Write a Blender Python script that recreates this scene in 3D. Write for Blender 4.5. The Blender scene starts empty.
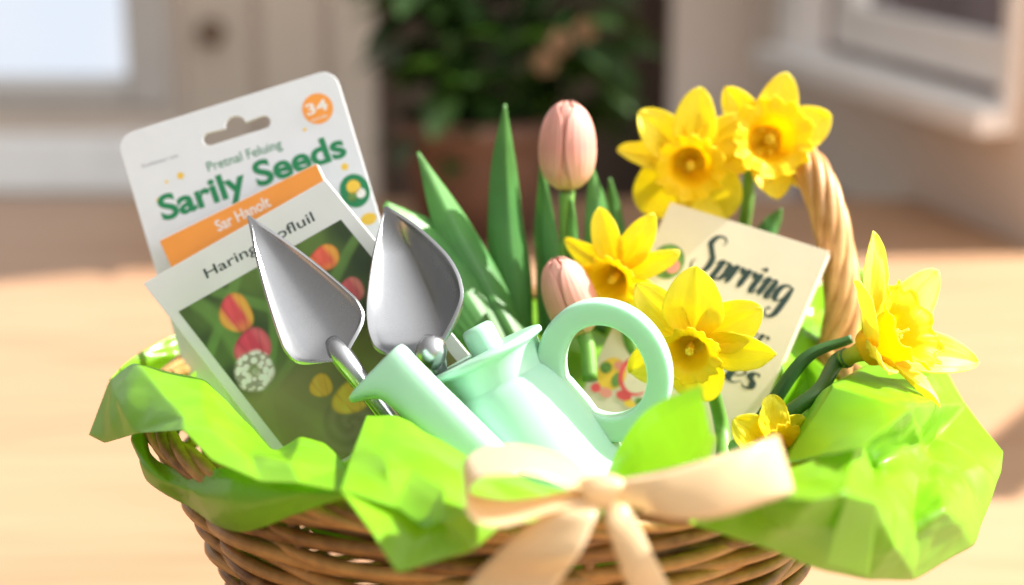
import bpy, bmesh, math, random
from mathutils import Vector, Matrix, noise
random.seed(7)
SC = bpy.context.scene
COL = SC.collection
V = Vector
R = math.radians

# ------------------------------------------------------------------ camera
FPX = 60 / 36 * 1024
AIM = V((0, 0, 0.22)); PITCH = R(15)
FW = V((0, math.cos(PITCH), -math.sin(PITCH)))
UP = V((0, math.sin(PITCH), math.cos(PITCH)))
RT = V((1, 0, 0))
CAM = AIM - FW * 0.72
cd = bpy.data.cameras.new('camera'); cam = bpy.data.objects.new('camera', cd); COL.objects.link(cam)
cd.lens = 60; cd.sensor_width = 36; cd.clip_start = 0.05; cd.clip_end = 60
cam.location = CAM; cam.rotation_euler = (R(90) - PITCH, 0, 0)
cd.dof.use_dof = True; cd.dof.focus_distance = 0.675; cd.dof.aperture_fstop = 4.0
SC.camera = cam

def ray(px, py):
    return FW + RT * ((px - 512) / FPX) + UP * ((292.5 - py) / FPX)
def P(px, py, Y):
    """the place in the room at distance Y behind the basket's middle that the photo shows at px, py"""
    d = ray(px, py)
    return CAM + d * ((Y - CAM.y) / d.y)
def PS(lst):
    return [P(*p) for p in lst]
def pxm(Y):
    return ((Y - CAM.y) / FW.y) / FPX      # metres per pixel, near enough

# ------------------------------------------------------------------ materials
def new_mat(name):
    m = bpy.data.materials.new(name); m.use_nodes = True
    nt = m.node_tree
    return m, nt, nt.nodes['Principled BSDF'], nt.nodes['Material Output']
def N(nt, t, **kw):
    n = nt.nodes.new(t)
    for k, v in kw.items():
        if k in n.inputs: n.inputs[k].default_value = v
        else: setattr(n, k, v)
    return n
def ramp(nt, fac, stops):
    r = nt.nodes.new('ShaderNodeValToRGB')
    e = r.color_ramp.elements
    while len(e) < len(stops): e.new(0.5)
    for el, (p, c) in zip(e, stops):
        el.position = p; el.color = (*c, 1)
    nt.links.new(fac, r.inputs[0])
    return r.outputs[0]
def noise_fac(nt, scale, detail=4, stretch=None, coord='Object', dist=0.0):
    tc = nt.nodes.new('ShaderNodeTexCoord'); out = tc.outputs[coord]
    if stretch:
        mp = nt.nodes.new('ShaderNodeMapping'); mp.inputs['Scale'].default_value = stretch
        nt.links.new(out, mp.inputs[0]); out = mp.outputs[0]
    n = N(nt, 'ShaderNodeTexNoise', Scale=scale, Detail=detail, Distortion=dist)
    nt.links.new(out, n.inputs['Vector'])
    return n.outputs['Fac']
def bump(nt, b, fac, strength, dist):
    bn = N(nt, 'ShaderNodeBump', Strength=strength, Distance=dist)
    nt.links.new(fac, bn.inputs['Height']); nt.links.new(bn.outputs[0], b.inputs['Normal'])
    return bn
def simple(name, c, rough=0.5, var=0.12, scale=60, metallic=0, spec=0.5, bmp=0.0, bscale=300, sss=0.0, coat=0.0):
    m, nt, b, o = new_mat(name)
    f = noise_fac(nt, scale)
    nt.links.new(ramp(nt, f, [(0.3, [x * (1 - var) for x in c]), (0.7, [min(1, x * (1 + var)) for x in c])]), b.inputs['Base Color'])
    b.inputs['Roughness'].default_value = rough; b.inputs['Metallic'].default_value = metallic
    b.inputs['Specular IOR Level'].default_value = spec
    if sss:
        b.inputs['Subsurface Weight'].default_value = sss; b.inputs['Subsurface Radius'].default_value = (0.006, 0.008, 0.006)
        b.inputs['Subsurface Scale'].default_value = 1
    if coat: b.inputs['Coat Weight'].default_value = coat
    if bmp: bump(nt, b, noise_fac(nt, bscale, 3), bmp, 0.0006)
    return m
def thin(name, stops, tcol, fac, rough=0.4, spec=0.5, axis_attr='grad', var=0.15, vscale=90, bmp=0.0, bstretch=None, bscale=200, coat=0.0):
    """a thin sheet that light shines through; colour runs along the stored 0..1 length of the leaf"""
    m, nt, b, o = new_mat(name)
    at = N(nt, 'ShaderNodeAttribute', attribute_name=axis_attr)
    col = ramp(nt, at.outputs['Fac'], stops)
    f = noise_fac(nt, vscale, 5)
    mul = N(nt, 'ShaderNodeMix', data_type='RGBA', blend_type='MULTIPLY'); mul.inputs[0].default_value = 1
    nt.links.new(col, mul.inputs[6])
    nt.links.new(ramp(nt, f, [(0.3, (1 - var,) * 3), (0.7, (1, 1, 1))]), mul.inputs[7])
    nt.links.new(mul.outputs[2], b.inputs['Base Color'])
    b.inputs['Roughness'].default_value = rough; b.inputs['Specular IOR Level'].default_value = spec
    if coat: b.inputs['Coat Weight'].default_value = coat
    t = N(nt, 'ShaderNodeBsdfTranslucent'); t.inputs[0].default_value = (*tcol, 1)
    mx = N(nt, 'ShaderNodeMixShader'); mx.inputs[0].default_value = fac
    nt.links.new(b.outputs[0], mx.inputs[1]); nt.links.new(t.outputs[0], mx.inputs[2])
    nt.links.new(mx.outputs[0], o.inputs['Surface'])
    if bmp:
        bn = bump(nt, b, noise_fac(nt, bscale, 3, bstretch), bmp, 0.0008)
    return m
M = {}
M['card'] = simple('card white', (0.74, 0.755, 0.80), 0.42, 0.02, bmp=0.05)
M['paper'] = simple('paper white', (0.76, 0.77, 0.77), 0.5, 0.02, bmp=0.05)
M['cream'] = simple('cream board', (0.74, 0.66, 0.525), 0.6, 0.03, bmp=0.06)
M['page'] = simple('page edge', (0.85, 0.80, 0.70), 0.7, 0.06, 400)
M['orange'] = simple('orange print', (0.90, 0.34, 0.06), 0.5, 0.03)
M['green_ink'] = simple('green print', (0.015, 0.22, 0.085), 0.5, 0.05)
M['dark_ink'] = simple('dark print', (0.022, 0.05, 0.045), 0.55, 0.1)
M['grey_ink'] = simple('grey print', (0.25, 0.26, 0.28), 0.55, 0.1)
M['white_ink'] = simple('white print', (0.85, 0.82, 0.78), 0.5, 0.02)
M['red_ink'] = simple('red print', (0.75, 0.08, 0.10), 0.5, 0.1)
M['yellow_ink'] = simple('yellow print', (0.85, 0.55, 0.06), 0.5, 0.1)
M['pink_ink'] = simple('pink print', (0.80, 0.30, 0.25), 0.5, 0.1)
M['leaf_ink'] = simple('leaf print', (0.13, 0.27, 0.06), 0.5, 0.4, 300)
M['mint'] = simple('mint plastic', (0.40, 0.655, 0.51), 0.34, 0.02, 20, sss=0.35, bmp=0.02, bscale=120)
M['ribbon'] = None

def steel():
    m, nt, b, o = new_mat('brushed steel')
    f = noise_fac(nt, 900, 3, (1, 1, 0.05))
    nt.links.new(ramp(nt, f, [(0.3, (0.48, 0.49, 0.51)), (0.7, (0.50, 0.51, 0.53))]), b.inputs['Base Color'])
    b.inputs['Metallic'].default_value = 1
    f2 = noise_fac(nt, 40, 5)
    r = N(nt, 'ShaderNodeMapRange'); r.inputs['To Min'].default_value = 0.20; r.inputs['To Max'].default_value = 0.34
    nt.links.new(f2, r.inputs[0]); nt.links.new(r.outputs[0], b.inputs['Roughness'])
    bump(nt, b, f, 0.01, 0.0001)
    return m
M['steel'] = steel()

def wicker(name, lo, hi):
    m, nt, b, o = new_mat(name)
    at = N(nt, 'ShaderNodeAttribute', attribute_name='grad')
    f = noise_fac(nt, 130, 6)
    mx = N(nt, 'ShaderNodeMath', operation='MULTIPLY_ADD'); mx.inputs[1].default_value = 0.55
    nt.links.new(f, mx.inputs[0])
    sc_ = N(nt, 'ShaderNodeMath', operation='MULTIPLY'); sc_.inputs[1].default_value = 0.32
    nt.links.new(at.outputs['Fac'], sc_.inputs[0]); nt.links.new(sc_.outputs[0], mx.inputs[2])
    nt.links.new(ramp(nt, mx.outputs[0], [(0.2, lo), (0.8, hi)]), b.inputs['Base Color'])
    b.inputs['Roughness'].default_value = 0.42; b.inputs['Specular IOR Level'].default_value = 0.5
    bump(nt, b, noise_fac(nt, 700, 4), 0.25, 0.0006)
    return m
M['wicker'] = wicker('wicker', (0.13, 0.055, 0.013), (0.66, 0.38, 0.115))
M['wicker_pale'] = wicker('pale wicker', (0.40, 0.19, 0.06), (0.70, 0.41, 0.17))

def tissue_mat():
    m, nt, b, o = new_mat('green tissue')
    f = noise_fac(nt, 45, 5)
    nt.links.new(ramp(nt, f, [(0.3, (0.20, 0.45, 0.012)), (0.7, (0.26, 0.53, 0.02))]), b.inputs['Base Color'])
    b.inputs['Roughness'].default_value = 0.30; b.inputs['Specular IOR Level'].default_value = 0.9
    t = N(nt, 'ShaderNodeBsdfTranslucent'); t.inputs[0].default_value = (0.66, 0.95, 0.17, 1)
    mx = N(nt, 'ShaderNodeMixShader'); mx.inputs[0].default_value = 0.42
    nt.links.new(b.outputs[0], mx.inputs[1]); nt.links.new(t.outputs[0], mx.inputs[2])
    nt.links.new(mx.outputs[0], o.inputs['Surface'])
    bump(nt, b, noise_fac(nt, 500, 3), 0.08, 0.0005)
    return m
M['tissue'] = tissue_mat()

def ribbon_mat():
    m, nt, b, o = new_mat('peach satin')
    f = noise_fac(nt, 900, 3, (1, 1, 1))
    nt.links.new(ramp(nt, f, [(0.3, (0.78, 0.61, 0.38)), (0.7, (0.83, 0.67, 0.45))]), b.inputs['Base Color'])
    b.inputs['Roughness'].default_value = 0.27; b.inputs['Sheen Weight'].default_value = 0.3
    t = N(nt, 'ShaderNodeBsdfTranslucent'); t.inputs[0].default_value = (0.96, 0.80, 0.52, 1)
    mx = N(nt, 'ShaderNodeMixShader'); mx.inputs[0].default_value = 0.42
    nt.links.new(b.outputs[0], mx.inputs[1]); nt.links.new(t.outputs[0], mx.inputs[2])
    nt.links.new(mx.outputs[0], o.inputs['Surface'])
    return m
M['ribbon'] = ribbon_mat()
M['petal'] = thin('daffodil petal', [(0, (0.95, 0.70, 0.010)), (0.35, (0.96, 0.82, 0.03)), (1, (0.97, 0.88, 0.10))], (1.0, 0.90, 0.08), 0.42, 0.5, 0.3, var=0.10, vscale=140, bmp=0.25, bscale=260)
M['petal_pale'] = thin('pale daffodil petal', [(0, (0.95, 0.72, 0.03)), (0.35, (0.96, 0.84, 0.08)), (1, (0.97, 0.90, 0.24))], (1.0, 0.92, 0.16), 0.42, 0.5, 0.3, var=0.10, vscale=140, bmp=0.25, bscale=260)
M['trumpet'] = thin('daffodil trumpet', [(0, (0.95, 0.60, 0.008)), (0.6, (0.96, 0.67, 0.010)), (1, (0.97, 0.76, 0.016))], (1.0, 0.82, 0.03), 0.48, 0.5, 0.3, var=0.12, vscale=160, bmp=0.25, bscale=300)
M['anther'] = simple('anther', (0.85, 0.58, 0.03), 0.8, 0.2)
M['tulip'] = thin('tulip petal', [(0, (0.86, 0.66, 0.30)), (0.18, (0.88, 0.50, 0.36)), (0.5, (0.88, 0.40, 0.34)), (1, (0.90, 0.50, 0.42))], (0.95, 0.50, 0.38), 0.25, 0.36, 0.4, var=0.10, vscale=120, bmp=0.15, bscale=200)
M['leaf'] = thin('tulip leaf', [(0, (0.07, 0.22, 0.035)), (0.6, (0.09, 0.29, 0.075)), (1, (0.14, 0.36, 0.08))], (0.20, 0.52, 0.04), 0.25, 0.42, 0.5, var=0.3, vscale=50, bmp=0.08, bscale=260, bstretch=(1, 1, 0.1))
M['leaf_dark'] = thin('dark daffodil leaf', [(0, (0.03, 0.10, 0.025)), (1, (0.05, 0.15, 0.035))], (0.10, 0.3, 0.03), 0.15, 0.4, 0.5)
M['stem'] = simple('flower stem', (0.13, 0.30, 0.045), 0.45, 0.2, 60)
M['stem_dark'] = simple('dark stem', (0.055, 0.14, 0.03), 0.4, 0.2, 60)
M['wood_handle'] = simple('trowel handle wood', (0.45, 0.26, 0.12), 0.5, 0.2, 40)
M['terracotta'] = simple('terracotta', (0.115, 0.06, 0.04), 0.8, 0.2, 30, bmp=0.2)
M['soil'] = simple('soil', (0.03, 0.02, 0.014), 0.95, 0.4, 100)
M['bush'] = thin('house plant leaf', [(0, (0.015, 0.04, 0.008)), (1, (0.03, 0.08, 0.015))], (0.08, 0.22, 0.02), 0.2, 0.45, 0.4, var=0.4, vscale=20)
M['blossom'] = thin('peach blossom', [(0, (0.22, 0.14, 0.08)), (1, (0.30, 0.20, 0.12))], (0.3, 0.2, 0.12), 0.25, 0.6, 0.2)
M['wall'] = simple('wall plaster', (0.70, 0.605, 0.53), 0.85, 0.05, 6, bmp=0.2, bscale=150)
M['panel'] = simple('painted panel', (0.58, 0.495, 0.41), 0.6, 0.07, 5)
M['frame_white'] = simple('white window paint', (0.94, 0.93, 0.92), 0.4, 0.03, 20)
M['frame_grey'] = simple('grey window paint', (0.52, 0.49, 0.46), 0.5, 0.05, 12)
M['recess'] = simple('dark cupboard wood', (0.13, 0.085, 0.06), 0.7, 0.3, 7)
M['brick'] = simple('brown fence and sun blocker', (0.30, 0.23, 0.22), 0.8, 0.2, 8)
M['knob'] = simple('brown knob', (0.16, 0.10, 0.06), 0.5, 0.1)

def table_mat():
    m, nt, b, o = new_mat('pale oak')
    f = noise_fac(nt, 7, 6, (0.6, 5, 1), dist=0.6)
    f2 = noise_fac(nt, 2.2, 3, (0.8, 1.6, 1))
    a = N(nt, 'ShaderNodeMath', operation='ADD'); nt.links.new(f, a.inputs[0]); nt.links.new(f2, a.inputs[1])
    h = N(nt, 'ShaderNodeMath', operation='MULTIPLY'); h.inputs[1].default_value = 0.5; nt.links.new(a.outputs[0], h.inputs[0])
    nt.links.new(ramp(nt, h.outputs[0], [(0.30, (0.35, 0.182, 0.10)), (0.5, (0.425, 0.253, 0.148)), (0.7, (0.455, 0.285, 0.175))]), b.inputs['Base Color'])
    b.inputs['Roughness'].default_value = 0.5; b.inputs['Specular IOR Level'].default_value = 0.35
    bump(nt, b, f, 0.1, 0.001)
    return m
M['table'] = table_mat()

def sky_mat():
    m, nt, b, o = new_mat('bright sky')
    e = N(nt, 'ShaderNodeEmission', Strength=1.0); f = noise_fac(nt, 2.0, 3)
    nt.links.new(ramp(nt, f, [(0.4, (0.80, 0.87, 0.98)), (0.6, (1.0, 1.0, 1.0))]), e.inputs[0])
    nt.links.new(e.outputs[0], o.inputs['Surface'])
    return m
M['sky'] = sky_mat()

SUN = V((0.73, 0.15, 0.67)).normalized(); SUN_AT = V((0, 0.2, 0.15)) + SUN * 7.0
# ------------------------------------------------------------------ objects
def thing(name, label, cat, loc, group=None):
    o = bpy.data.objects.new(name, None); COL.objects.link(o)
    o.location = loc; o.empty_display_size = 0.02
    o['label'] = label; o['category'] = cat
    if group: o['group'] = group
    return o
def origin_of(o):
    p = V((0, 0, 0))
    while o is not None:
        p += o.location; o = o.parent
    return p
def obj(name, verts, faces, m, parent=None, smooth=True, grad=None, label=None, loc=None, mats=None, fmat=None):
    """verts are in room coordinates; links them as ONE mesh object"""
    base = origin_of(parent) if parent else (V(loc) if loc is not None else V((0, 0, 0)))
    me = bpy.data.meshes.new(name)
    me.from_pydata([V(v) - base for v in verts], [], faces)
    for mm in (mats or [m]): me.materials.append(mm)
    if fmat:
        for p, k in zip(me.polygons, fmat): p.material_index = k
    if smooth: me.polygons.foreach_set('use_smooth', [True] * len(me.polygons))
    if grad is not None:
        a = me.attributes.new('grad', 'FLOAT', 'POINT'); a.data.foreach_set('value', grad)
    me.update()
    o = bpy.data.objects.new(name, me); COL.objects.link(o)
    if parent: o.parent = parent
    else: o.location = base
    if label: o['label'] = label
    return o
def tag(o, label, cat, group=None, kind=None):
    o['label'] = label; o['category'] = cat
    if group: o['group'] = group
    if kind: o['kind'] = kind
    return o
class MB:
    def __init__(s): s.v = []; s.f = []; s.g = []; s.m = []
    def add(s, v, f, g=None, m=0):
        k = len(s.v); s.v += [V(x) for x in v]; s.f += [[i + k for i in q] for q in f]
        s.g += list(g) if g is not None else [0.5] * len(v); s.m += [m] * len(f)
    def grid(s, rows, g=None, closed=False, m=0):
        n = len(rows); c = len(rows[0]); f = []
        for i in range(n - 1):
            for j in range(c if closed else c - 1):
                f.append((i * c + j, i * c + (j + 1) % c, (i + 1) * c + (j + 1) % c, (i + 1) * c + j))
        s.add([p for r in rows for p in r], f, g, m)
    def box(s, lo, hi, mat=None, m=0):
        x0, y0, z0 = lo; x1, y1, z1 = hi
        v = [V((x, y, z)) for z in (z0, z1) for y in (y0, y1) for x in (x0, x1)]
        if mat: v = [mat @ q for q in v]
        s.add(v, [(0, 2, 3, 1), (4, 5, 7, 6), (0, 1, 5, 4), (2, 6, 7, 3), (0, 4, 6, 2), (1, 3, 7, 5)], None, m)
    def tube(s, pts, rad, n=10, g=None, cap=True, m=0, flat=1.0):
        """rad: number or list"""
        k = len(pts); rows = []; up = None
        for i, p in enumerate(pts):
            t = (pts[min(i + 1, k - 1)] - pts[max(i - 1, 0)]).normalized()
            if up is None:
                up = t.orthogonal().normalized()
            up = (up - t * up.dot(t)).normalized(); sd = t.cross(up)
            r = rad[i] if isinstance(rad, (list, tuple)) else rad
            rows.append([p + (up * math.cos(a) + sd * math.sin(a) * flat) * r for a in (2 * math.pi * j / n for j in range(n))])
        gg = None
        if g is not None: gg = [g] * (k * n) if not isinstance(g, list) else [x for x in g for _ in range(n)]
        b = len(s.v); s.grid(rows, gg, True, m)
        if cap:
            s.f.append(list(range(b + n - 1, b - 1, -1))); s.m.append(m)
            s.f.append(list(range(b + (k - 1) * n, b + k * n))); s.m.append(m)
    def lathe(s, prof, o, ax, n=48, g=None, m=0):
        ax = ax.normalized(); e1 = ax.orthogonal().normalized(); e2 = ax.cross(e1)
        rows = [[o + ax * h + (e1 * math.cos(a) + e2 * math.sin(a)) * r for a in (2 * math.pi * j / n for j in range(n))] for r, h in prof]
        s.grid(rows, None if g is None else [x for x in g for _ in range(n)], True, m)
    def build(s, name, m, parent=None, smooth=True, label=None, loc=None, mats=None):
        return obj(name, s.v, s.f, m, parent, smooth, s.g, label, loc, mats, s.m if mats else None)
def cr(pts, n, closed=False):
    """Catmull-Rom through pts, n samples"""
    out = []; k = len(pts)
    for i in range(n):
        t = i / (n - 1) * (k - 1); a = min(int(t), k - 2); u = t - a
        p0, p1, p2, p3 = pts[max(a - 1, 0)], pts[a], pts[a + 1], pts[min(a + 2, k - 1)]
        if a == 0: p0 = p1 * 2 - p2
        if a + 2 > k - 1: p3 = p2 * 2 - p1
        out.append((p1 * 2 + (p2 - p0) * u + (p0 * 2 - p1 * 5 + p2 * 4 - p3) * u * u + (p1 * 3 - p0 - p2 * 3 + p3) * u ** 3) * 0.5)
    return out
def crf(vals, n):
    return [v.x for v in cr([V((x, 0, 0)) for x in vals], n)]
def add_mod(o, t, **kw):
    m = o.modifiers.new(t.lower(), t)
    for k, v in kw.items(): setattr(m, k, v)
    return m

# ------------------------------------------------------------------ flat printed things
class Plane:
    """a card standing in the room: from three photo points; local x to the right, y up, z out of the print"""
    def __init__(s, tl, tr, bl):
        s.o = P(*tl); x = P(*tr) - s.o; s.w = x.length; s.x = x.normalized()
        d = P(*bl) - s.o; s.y = -(d - s.x * d.dot(s.x)).normalized(); s.h = -d.dot(s.y); s.skew = d.dot(s.x)
        s.n = s.x.cross(s.y)
    def at(s, x, y, z=0.0): return s.o + s.x * x + s.y * y + s.n * z
    def to(s, px, py):
        d = ray(px, py); t = (s.o - CAM).dot(s.n) / d.dot(s.n); q = CAM + d * t - s.o
        return q.dot(s.x), q.dot(s.y)
    def mat(s): return Matrix(((s.x.x, s.y.x, s.n.x, s.o.x), (s.x.y, s.y.y, s.n.y, s.o.y), (s.x.z, s.y.z, s.n.z, s.o.z), (0, 0, 0, 1)))
def curve_mesh(loops, extrude=0.0, bevel=0.0):
    c = bpy.data.curves.new('outline', 'CURVE'); c.dimensions = '2D'; c.fill_mode = 'BOTH'; c.extrude = extrude
    c.bevel_depth = bevel; c.bevel_resolution = 2
    for lp in loops:
        sp = c.splines.new('POLY'); sp.points.add(len(lp) - 1)
        for q, (x, y) in zip(sp.points, lp): q.co = (x, y, 0, 1)
        sp.use_cyclic_u = True
    o = bpy.data.objects.new('outline', c); COL.objects.link(o)
    return grab(o)
def grab(o):
    dg = bpy.context.evaluated_depsgraph_get(); dg.update()
    me = bpy.data.meshes.new_from_object(o.evaluated_get(dg))
    v = [q.co.copy() for q in me.vertices]; f = [list(p.vertices) for p in me.polygons]
    d = o.data; bpy.data.objects.remove(o); bpy.data.curves.remove(d); bpy.data.meshes.remove(me)
    return v, f
def flat(name, pl, loops, z, m, parent, extrude=0.0, bevel=0.0, label=None, smooth=False):
    v, f = curve_mesh(loops, extrude, bevel)
    return obj(name, [pl.at(q.x, q.y, q.z + z) for q in v], f, m, parent, smooth, label=label)
def text(name, pl, s, x, y, height, m, parent, rot=0.0, bold=0.0, width=None, z=0.0006, shear=0.0, align='LEFT'):
    c = bpy.data.curves.new('lettering', 'FONT'); c.body = s; c.size = 1.0; c.offset = bold; c.shear = shear; c.align_x = 'LEFT'
    c.resolution_u = 6
    o = bpy.data.objects.new('lettering', c); COL.objects.link(o)
    v, f = grab(o)
    x0 = min(q.x for q in v); x1 = max(q.x for q in v)
    k = height / 0.72; kx = k if width is None else width / (x1 - x0)
    ca, sa = math.cos(rot), math.sin(rot); vv = []
    for q in v:
        a = (q.x - x0) * kx; b = q.y * k
        if align == 'CENTER': a -= (x1 - x0) * kx / 2
        vv.append(pl.at(x + a * ca - b * sa, y + a * sa + b * ca, z))
    return obj(name, vv, f, m, parent, False)
def rrect(x0, y0, x1, y1, r, n=6):
    out = []
    for cx, cy, a0 in ((x1 - r, y1 - r, 0), (x0 + r, y1 - r, 90), (x0 + r, y0 + r, 180), (x1 - r, y0 + r, 270)):
        out += [(cx + r * math.cos(R(a0 + 90 * i / n)), cy + r * math.sin(R(a0 + 90 * i / n))) for i in range(n + 1)]
    return out
def disc(cx, cy, rx, ry=None, rot=0, n=28):
    ry = ry or rx; c, s = math.cos(rot), math.sin(rot)
    return [(cx + rx * math.cos(a) * c - ry * math.sin(a) * s, cy + rx * math.cos(a) * s + ry * math.sin(a) * c) for a in (2 * math.pi * i / n for i in range(n))]

# ================================================================== THE ROOM
# table
b = MB(); b.box((-1.3, -0.55, -0.03), (1.2, 1.24, 0.0))
t = b.build('table', M['table'], smooth=False)
add_mod(t, 'BEVEL', width=0.004, segments=2)
tag(t, 'pale sunlit wooden tabletop under the basket', 'table', kind='structure')

def xz(px, py, Y):
    p = P(px, py, Y); return p.x, p.z
def wbox(mb, px0, py0, px1, py1, Y, d, m=0):
    """axis-aligned slab whose front face stands at Y"""
    z0 = xz(px0, py1, Y)[1]; z1 = xz(px1, py0, Y)[1]; x0 = xz(px0, 110, Y)[0]; x1 = xz(px1, 110, Y)[0]
    mb.box((x0, Y, z0), (x1, Y + d, z1), None, m)
# left wall with its window
YW = 1.75
wl = thing('wall', 'beige wall with a window behind the basket on the left', 'wall', P(200, 300, YW)); wl['kind'] = 'structure'
b = MB()
wbox(b, -900, 108, 376, 700, YW, 0.12)          # below the window
wbox(b, 172, -900, 376, 107.5, YW, 0.12)        # right of it
b.build('wall_face', M['wall'], wl, False)
b = MB()
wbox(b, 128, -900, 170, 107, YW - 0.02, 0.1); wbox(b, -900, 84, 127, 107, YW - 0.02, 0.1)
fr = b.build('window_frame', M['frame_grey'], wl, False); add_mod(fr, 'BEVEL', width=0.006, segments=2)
b = MB(); wbox(b, -900, 138, 160, 192, YW - 0.06, 0.055)
si = b.build('window_sill', M['frame_white'], wl, False); add_mod(si, 'BEVEL', width=0.006, segments=2)
b = MB()
for x0, x1 in ((186, 252), (262, 322), (332, 372)): wbox(b, x0, -900, x1, 700, YW - 0.018, 0.017)
pn = b.build('wooden_panel', M['panel'], wl, False); add_mod(pn, 'BEVEL', width=0.005, segments=2)
kp = P(212, 32, YW - 0.03); b = MB(); b.lathe([(0, 0.0), (0.016, 0.0), (0.02, -0.008), (0.016, -0.02), (0, -0.024)], kp, V((0, 1, 0)), 20); b.build('knob', M['knob'], wl)
b = MB(); wbox(b, -1500, -1500, 700, 300, 2.6, 0.02)
s = b.build('sky', M['sky'], smooth=False); tag(s, 'bright pale blue daylight seen through the left window', 'sky', kind='structure')
# dark alcove in the middle
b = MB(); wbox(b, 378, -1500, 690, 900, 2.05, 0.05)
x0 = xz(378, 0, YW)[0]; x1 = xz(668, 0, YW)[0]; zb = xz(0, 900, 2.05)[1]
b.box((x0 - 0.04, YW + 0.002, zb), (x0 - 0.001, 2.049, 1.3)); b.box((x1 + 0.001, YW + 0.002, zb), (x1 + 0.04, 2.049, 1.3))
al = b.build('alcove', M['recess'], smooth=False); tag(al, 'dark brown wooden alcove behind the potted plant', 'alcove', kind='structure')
# right wall with the open window; runs towards the camera on the right
rw = thing('wall', 'taupe wall with a white framed window on the right', 'wall', V((0.45, 1.3, 0))); rw['kind'] = 'structure'
A0 = V((0.30, 1.84, 0)); A1 = V((0.538, 0.965, 0))
ex = (A1 - A0).normalized(); ey = V((ex.y, -ex.x, 0)); ey = -ey if ey.x < 0 else ey
WM = Matrix(((ex.x, ey.x, 0, A0.x), (ex.y, ey.y, 0, A0.y), (0, 0, 1, 0), (0, 0, 0, 1)))
LW = (A1 - A0).length
def on_wall(px, py):
    d = ray(px, py); n = ey; k = (A0 - CAM).dot(n) / d.dot(n); q = CAM + d * k - A0
    return q.dot(ex), q.z
s0, zs = on_wall(786, 66); s1, zs1 = on_wall(1012, 140)
zs = 0.5 * (zs + zs1)
print('right wall window', s0, s1, zs, LW)
b = MB(); ZT = 0.60
b.box((-0.25, 0, -0.03), (LW, 0.06, zs), WM)
b.box((-0.25, 0, zs + 0.0005), (s0, 0.06, ZT), WM); b.box((s1, 0, zs + 0.0005), (LW, 0.06, ZT), WM)
# return wall that faces the camera, from the alcove to the corner
b.box((x1 + 0.005, YW - 0.02, -0.7), (A0.x + 0.10, YW + 0.05, 1.3))
b.build('wall_face', M['wall'], rw, False)
b = MB(); f_ = 0.05
b.box((s0 - 0.008, -0.045, zs + 0.004), (s1 + 0.008, 0.03, zs + 0.03), WM)         # sill
b.box((s0 - 0.006, -0.014, zs + 0.0305), (s0 + 0.055, 0.03, ZT), WM)
b.box((s1 - 0.012, -0.014, zs + 0.0305), (s1 + 0.012, 0.03, ZT), WM)
w_ = b.build('window_frame', M['frame_white'], rw, False); add_mod(w_, 'BEVEL', width=0.003, segments=2)
b = MB()
b.box((s0 + 0.11, 0.012, zs + 0.045), (s1 - 0.03, 0.04, zs + 0.095), WM)           # the inner sash
b.box((s0 + 0.11, 0.012, zs + 0.0955), (s0 + 0.16, 0.04, ZT), WM)
w_ = b.build('window_sash', M['frame_white'], rw, False); add_mod(w_, 'BEVEL', width=0.003, segments=2)
# board fence outside that window, plus a panel and bar added to block the sun
b = MB()
for i in range(9):
    x = 0.3 + i * 0.19; b.box((x, 3.3, -0.8), (x + 0.178, 3.33, 1.1))

def towards_sun(x, y):                       # where the ray from a spot of the table to the sun meets the plane of the added sun blockers
    p = V((x, y, 0)); d = SUN_AT - p; q = p + d * ((1.02 - x) / d.x); return q.y, q.z
shade_outline = [towards_sun(-0.95, 0.50), towards_sun(-0.56, 0.84), towards_sun(-0.30, 0.955), towards_sun(0.42, 1.00), (1.05, -0.8), (3.29, -0.8), (3.29, 2.8), (towards_sun(-0.95, 0.50)[0], 2.8)]  # added panel, its near edge shaped to keep the table's back in shade
n_ = len(shade_outline); b.add([(x, y, z) for x in (1.02, 1.05) for y, z in shade_outline], [list(range(n_)), list(range(2 * n_ - 1, n_ - 1, -1))] + [(i, i + n_, (i + 1) % n_ + n_, (i + 1) % n_) for i in range(n_)])
stripe_blocker = [towards_sun(0.275, 0.345), towards_sun(0.285, 0.315), towards_sun(0.66, 0.84), towards_sun(0.64, 0.88)]  # added bar out of view, there only to cast the slanting stripe on the table
b.add([(x, y, z) for x in (1.02, 1.05) for y, z in stripe_blocker], [(0, 1, 2, 3), (7, 6, 5, 4)] + [(i, i + 4, (i + 1) % 4 + 4, (i + 1) % 4) for i in range(4)])
o = b.build('fence', M['brick'], smooth=False); tag(o, 'dull brown board fence outside the right window, plus an added panel and bar that shade the table', 'fence')

# potted plant on the table's far end
pc = V((P(478, 200, 1.06).x, 1.06, 0.0))
pp = thing('potted_plant', 'leafy green plant in a terracotta pot, blurred behind the tulips', 'plant', pc)
b = MB(); b.lathe([(0.0, 0.001), (0.062, 0.001), (0.080, 0.10), (0.080, 0.101), (0.088, 0.102), (0.089, 0.128), (0.078, 0.128), (0.076, 0.11), (0.0, 0.108)], pc, V((0, 0, 1)), 40)
b.build('pot', M['terracotta'], pp)
b = MB(); b.lathe([(0.075, 0.116), (0.04, 0.12), (0.0, 0.121)], pc, V((0, 0, 1)), 24); b.build('soil', M['soil'], pp)
rnd = random.Random(3)
def leaf_patch(mb, p, d, nrm, L, W, g=None):
    d = d.normalized(); sd = d.cross(nrm).normalized(); up = sd.cross(d)
    rows = []; gr = []
    for i in range(6):
        t = i / 5; w = W * math.sin(math.pi * min(1, t * 0.94 + 0.03)) ** 0.8
        c = p + d * L * t - up * L * 0.35 * t * t
        rows.append([c - sd * w + up * w * 0.25, c, c + sd * w + up * w * 0.25]); gr += [t] * 3
    mb.grid(rows, gr)
b = MB(); tops = []
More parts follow.
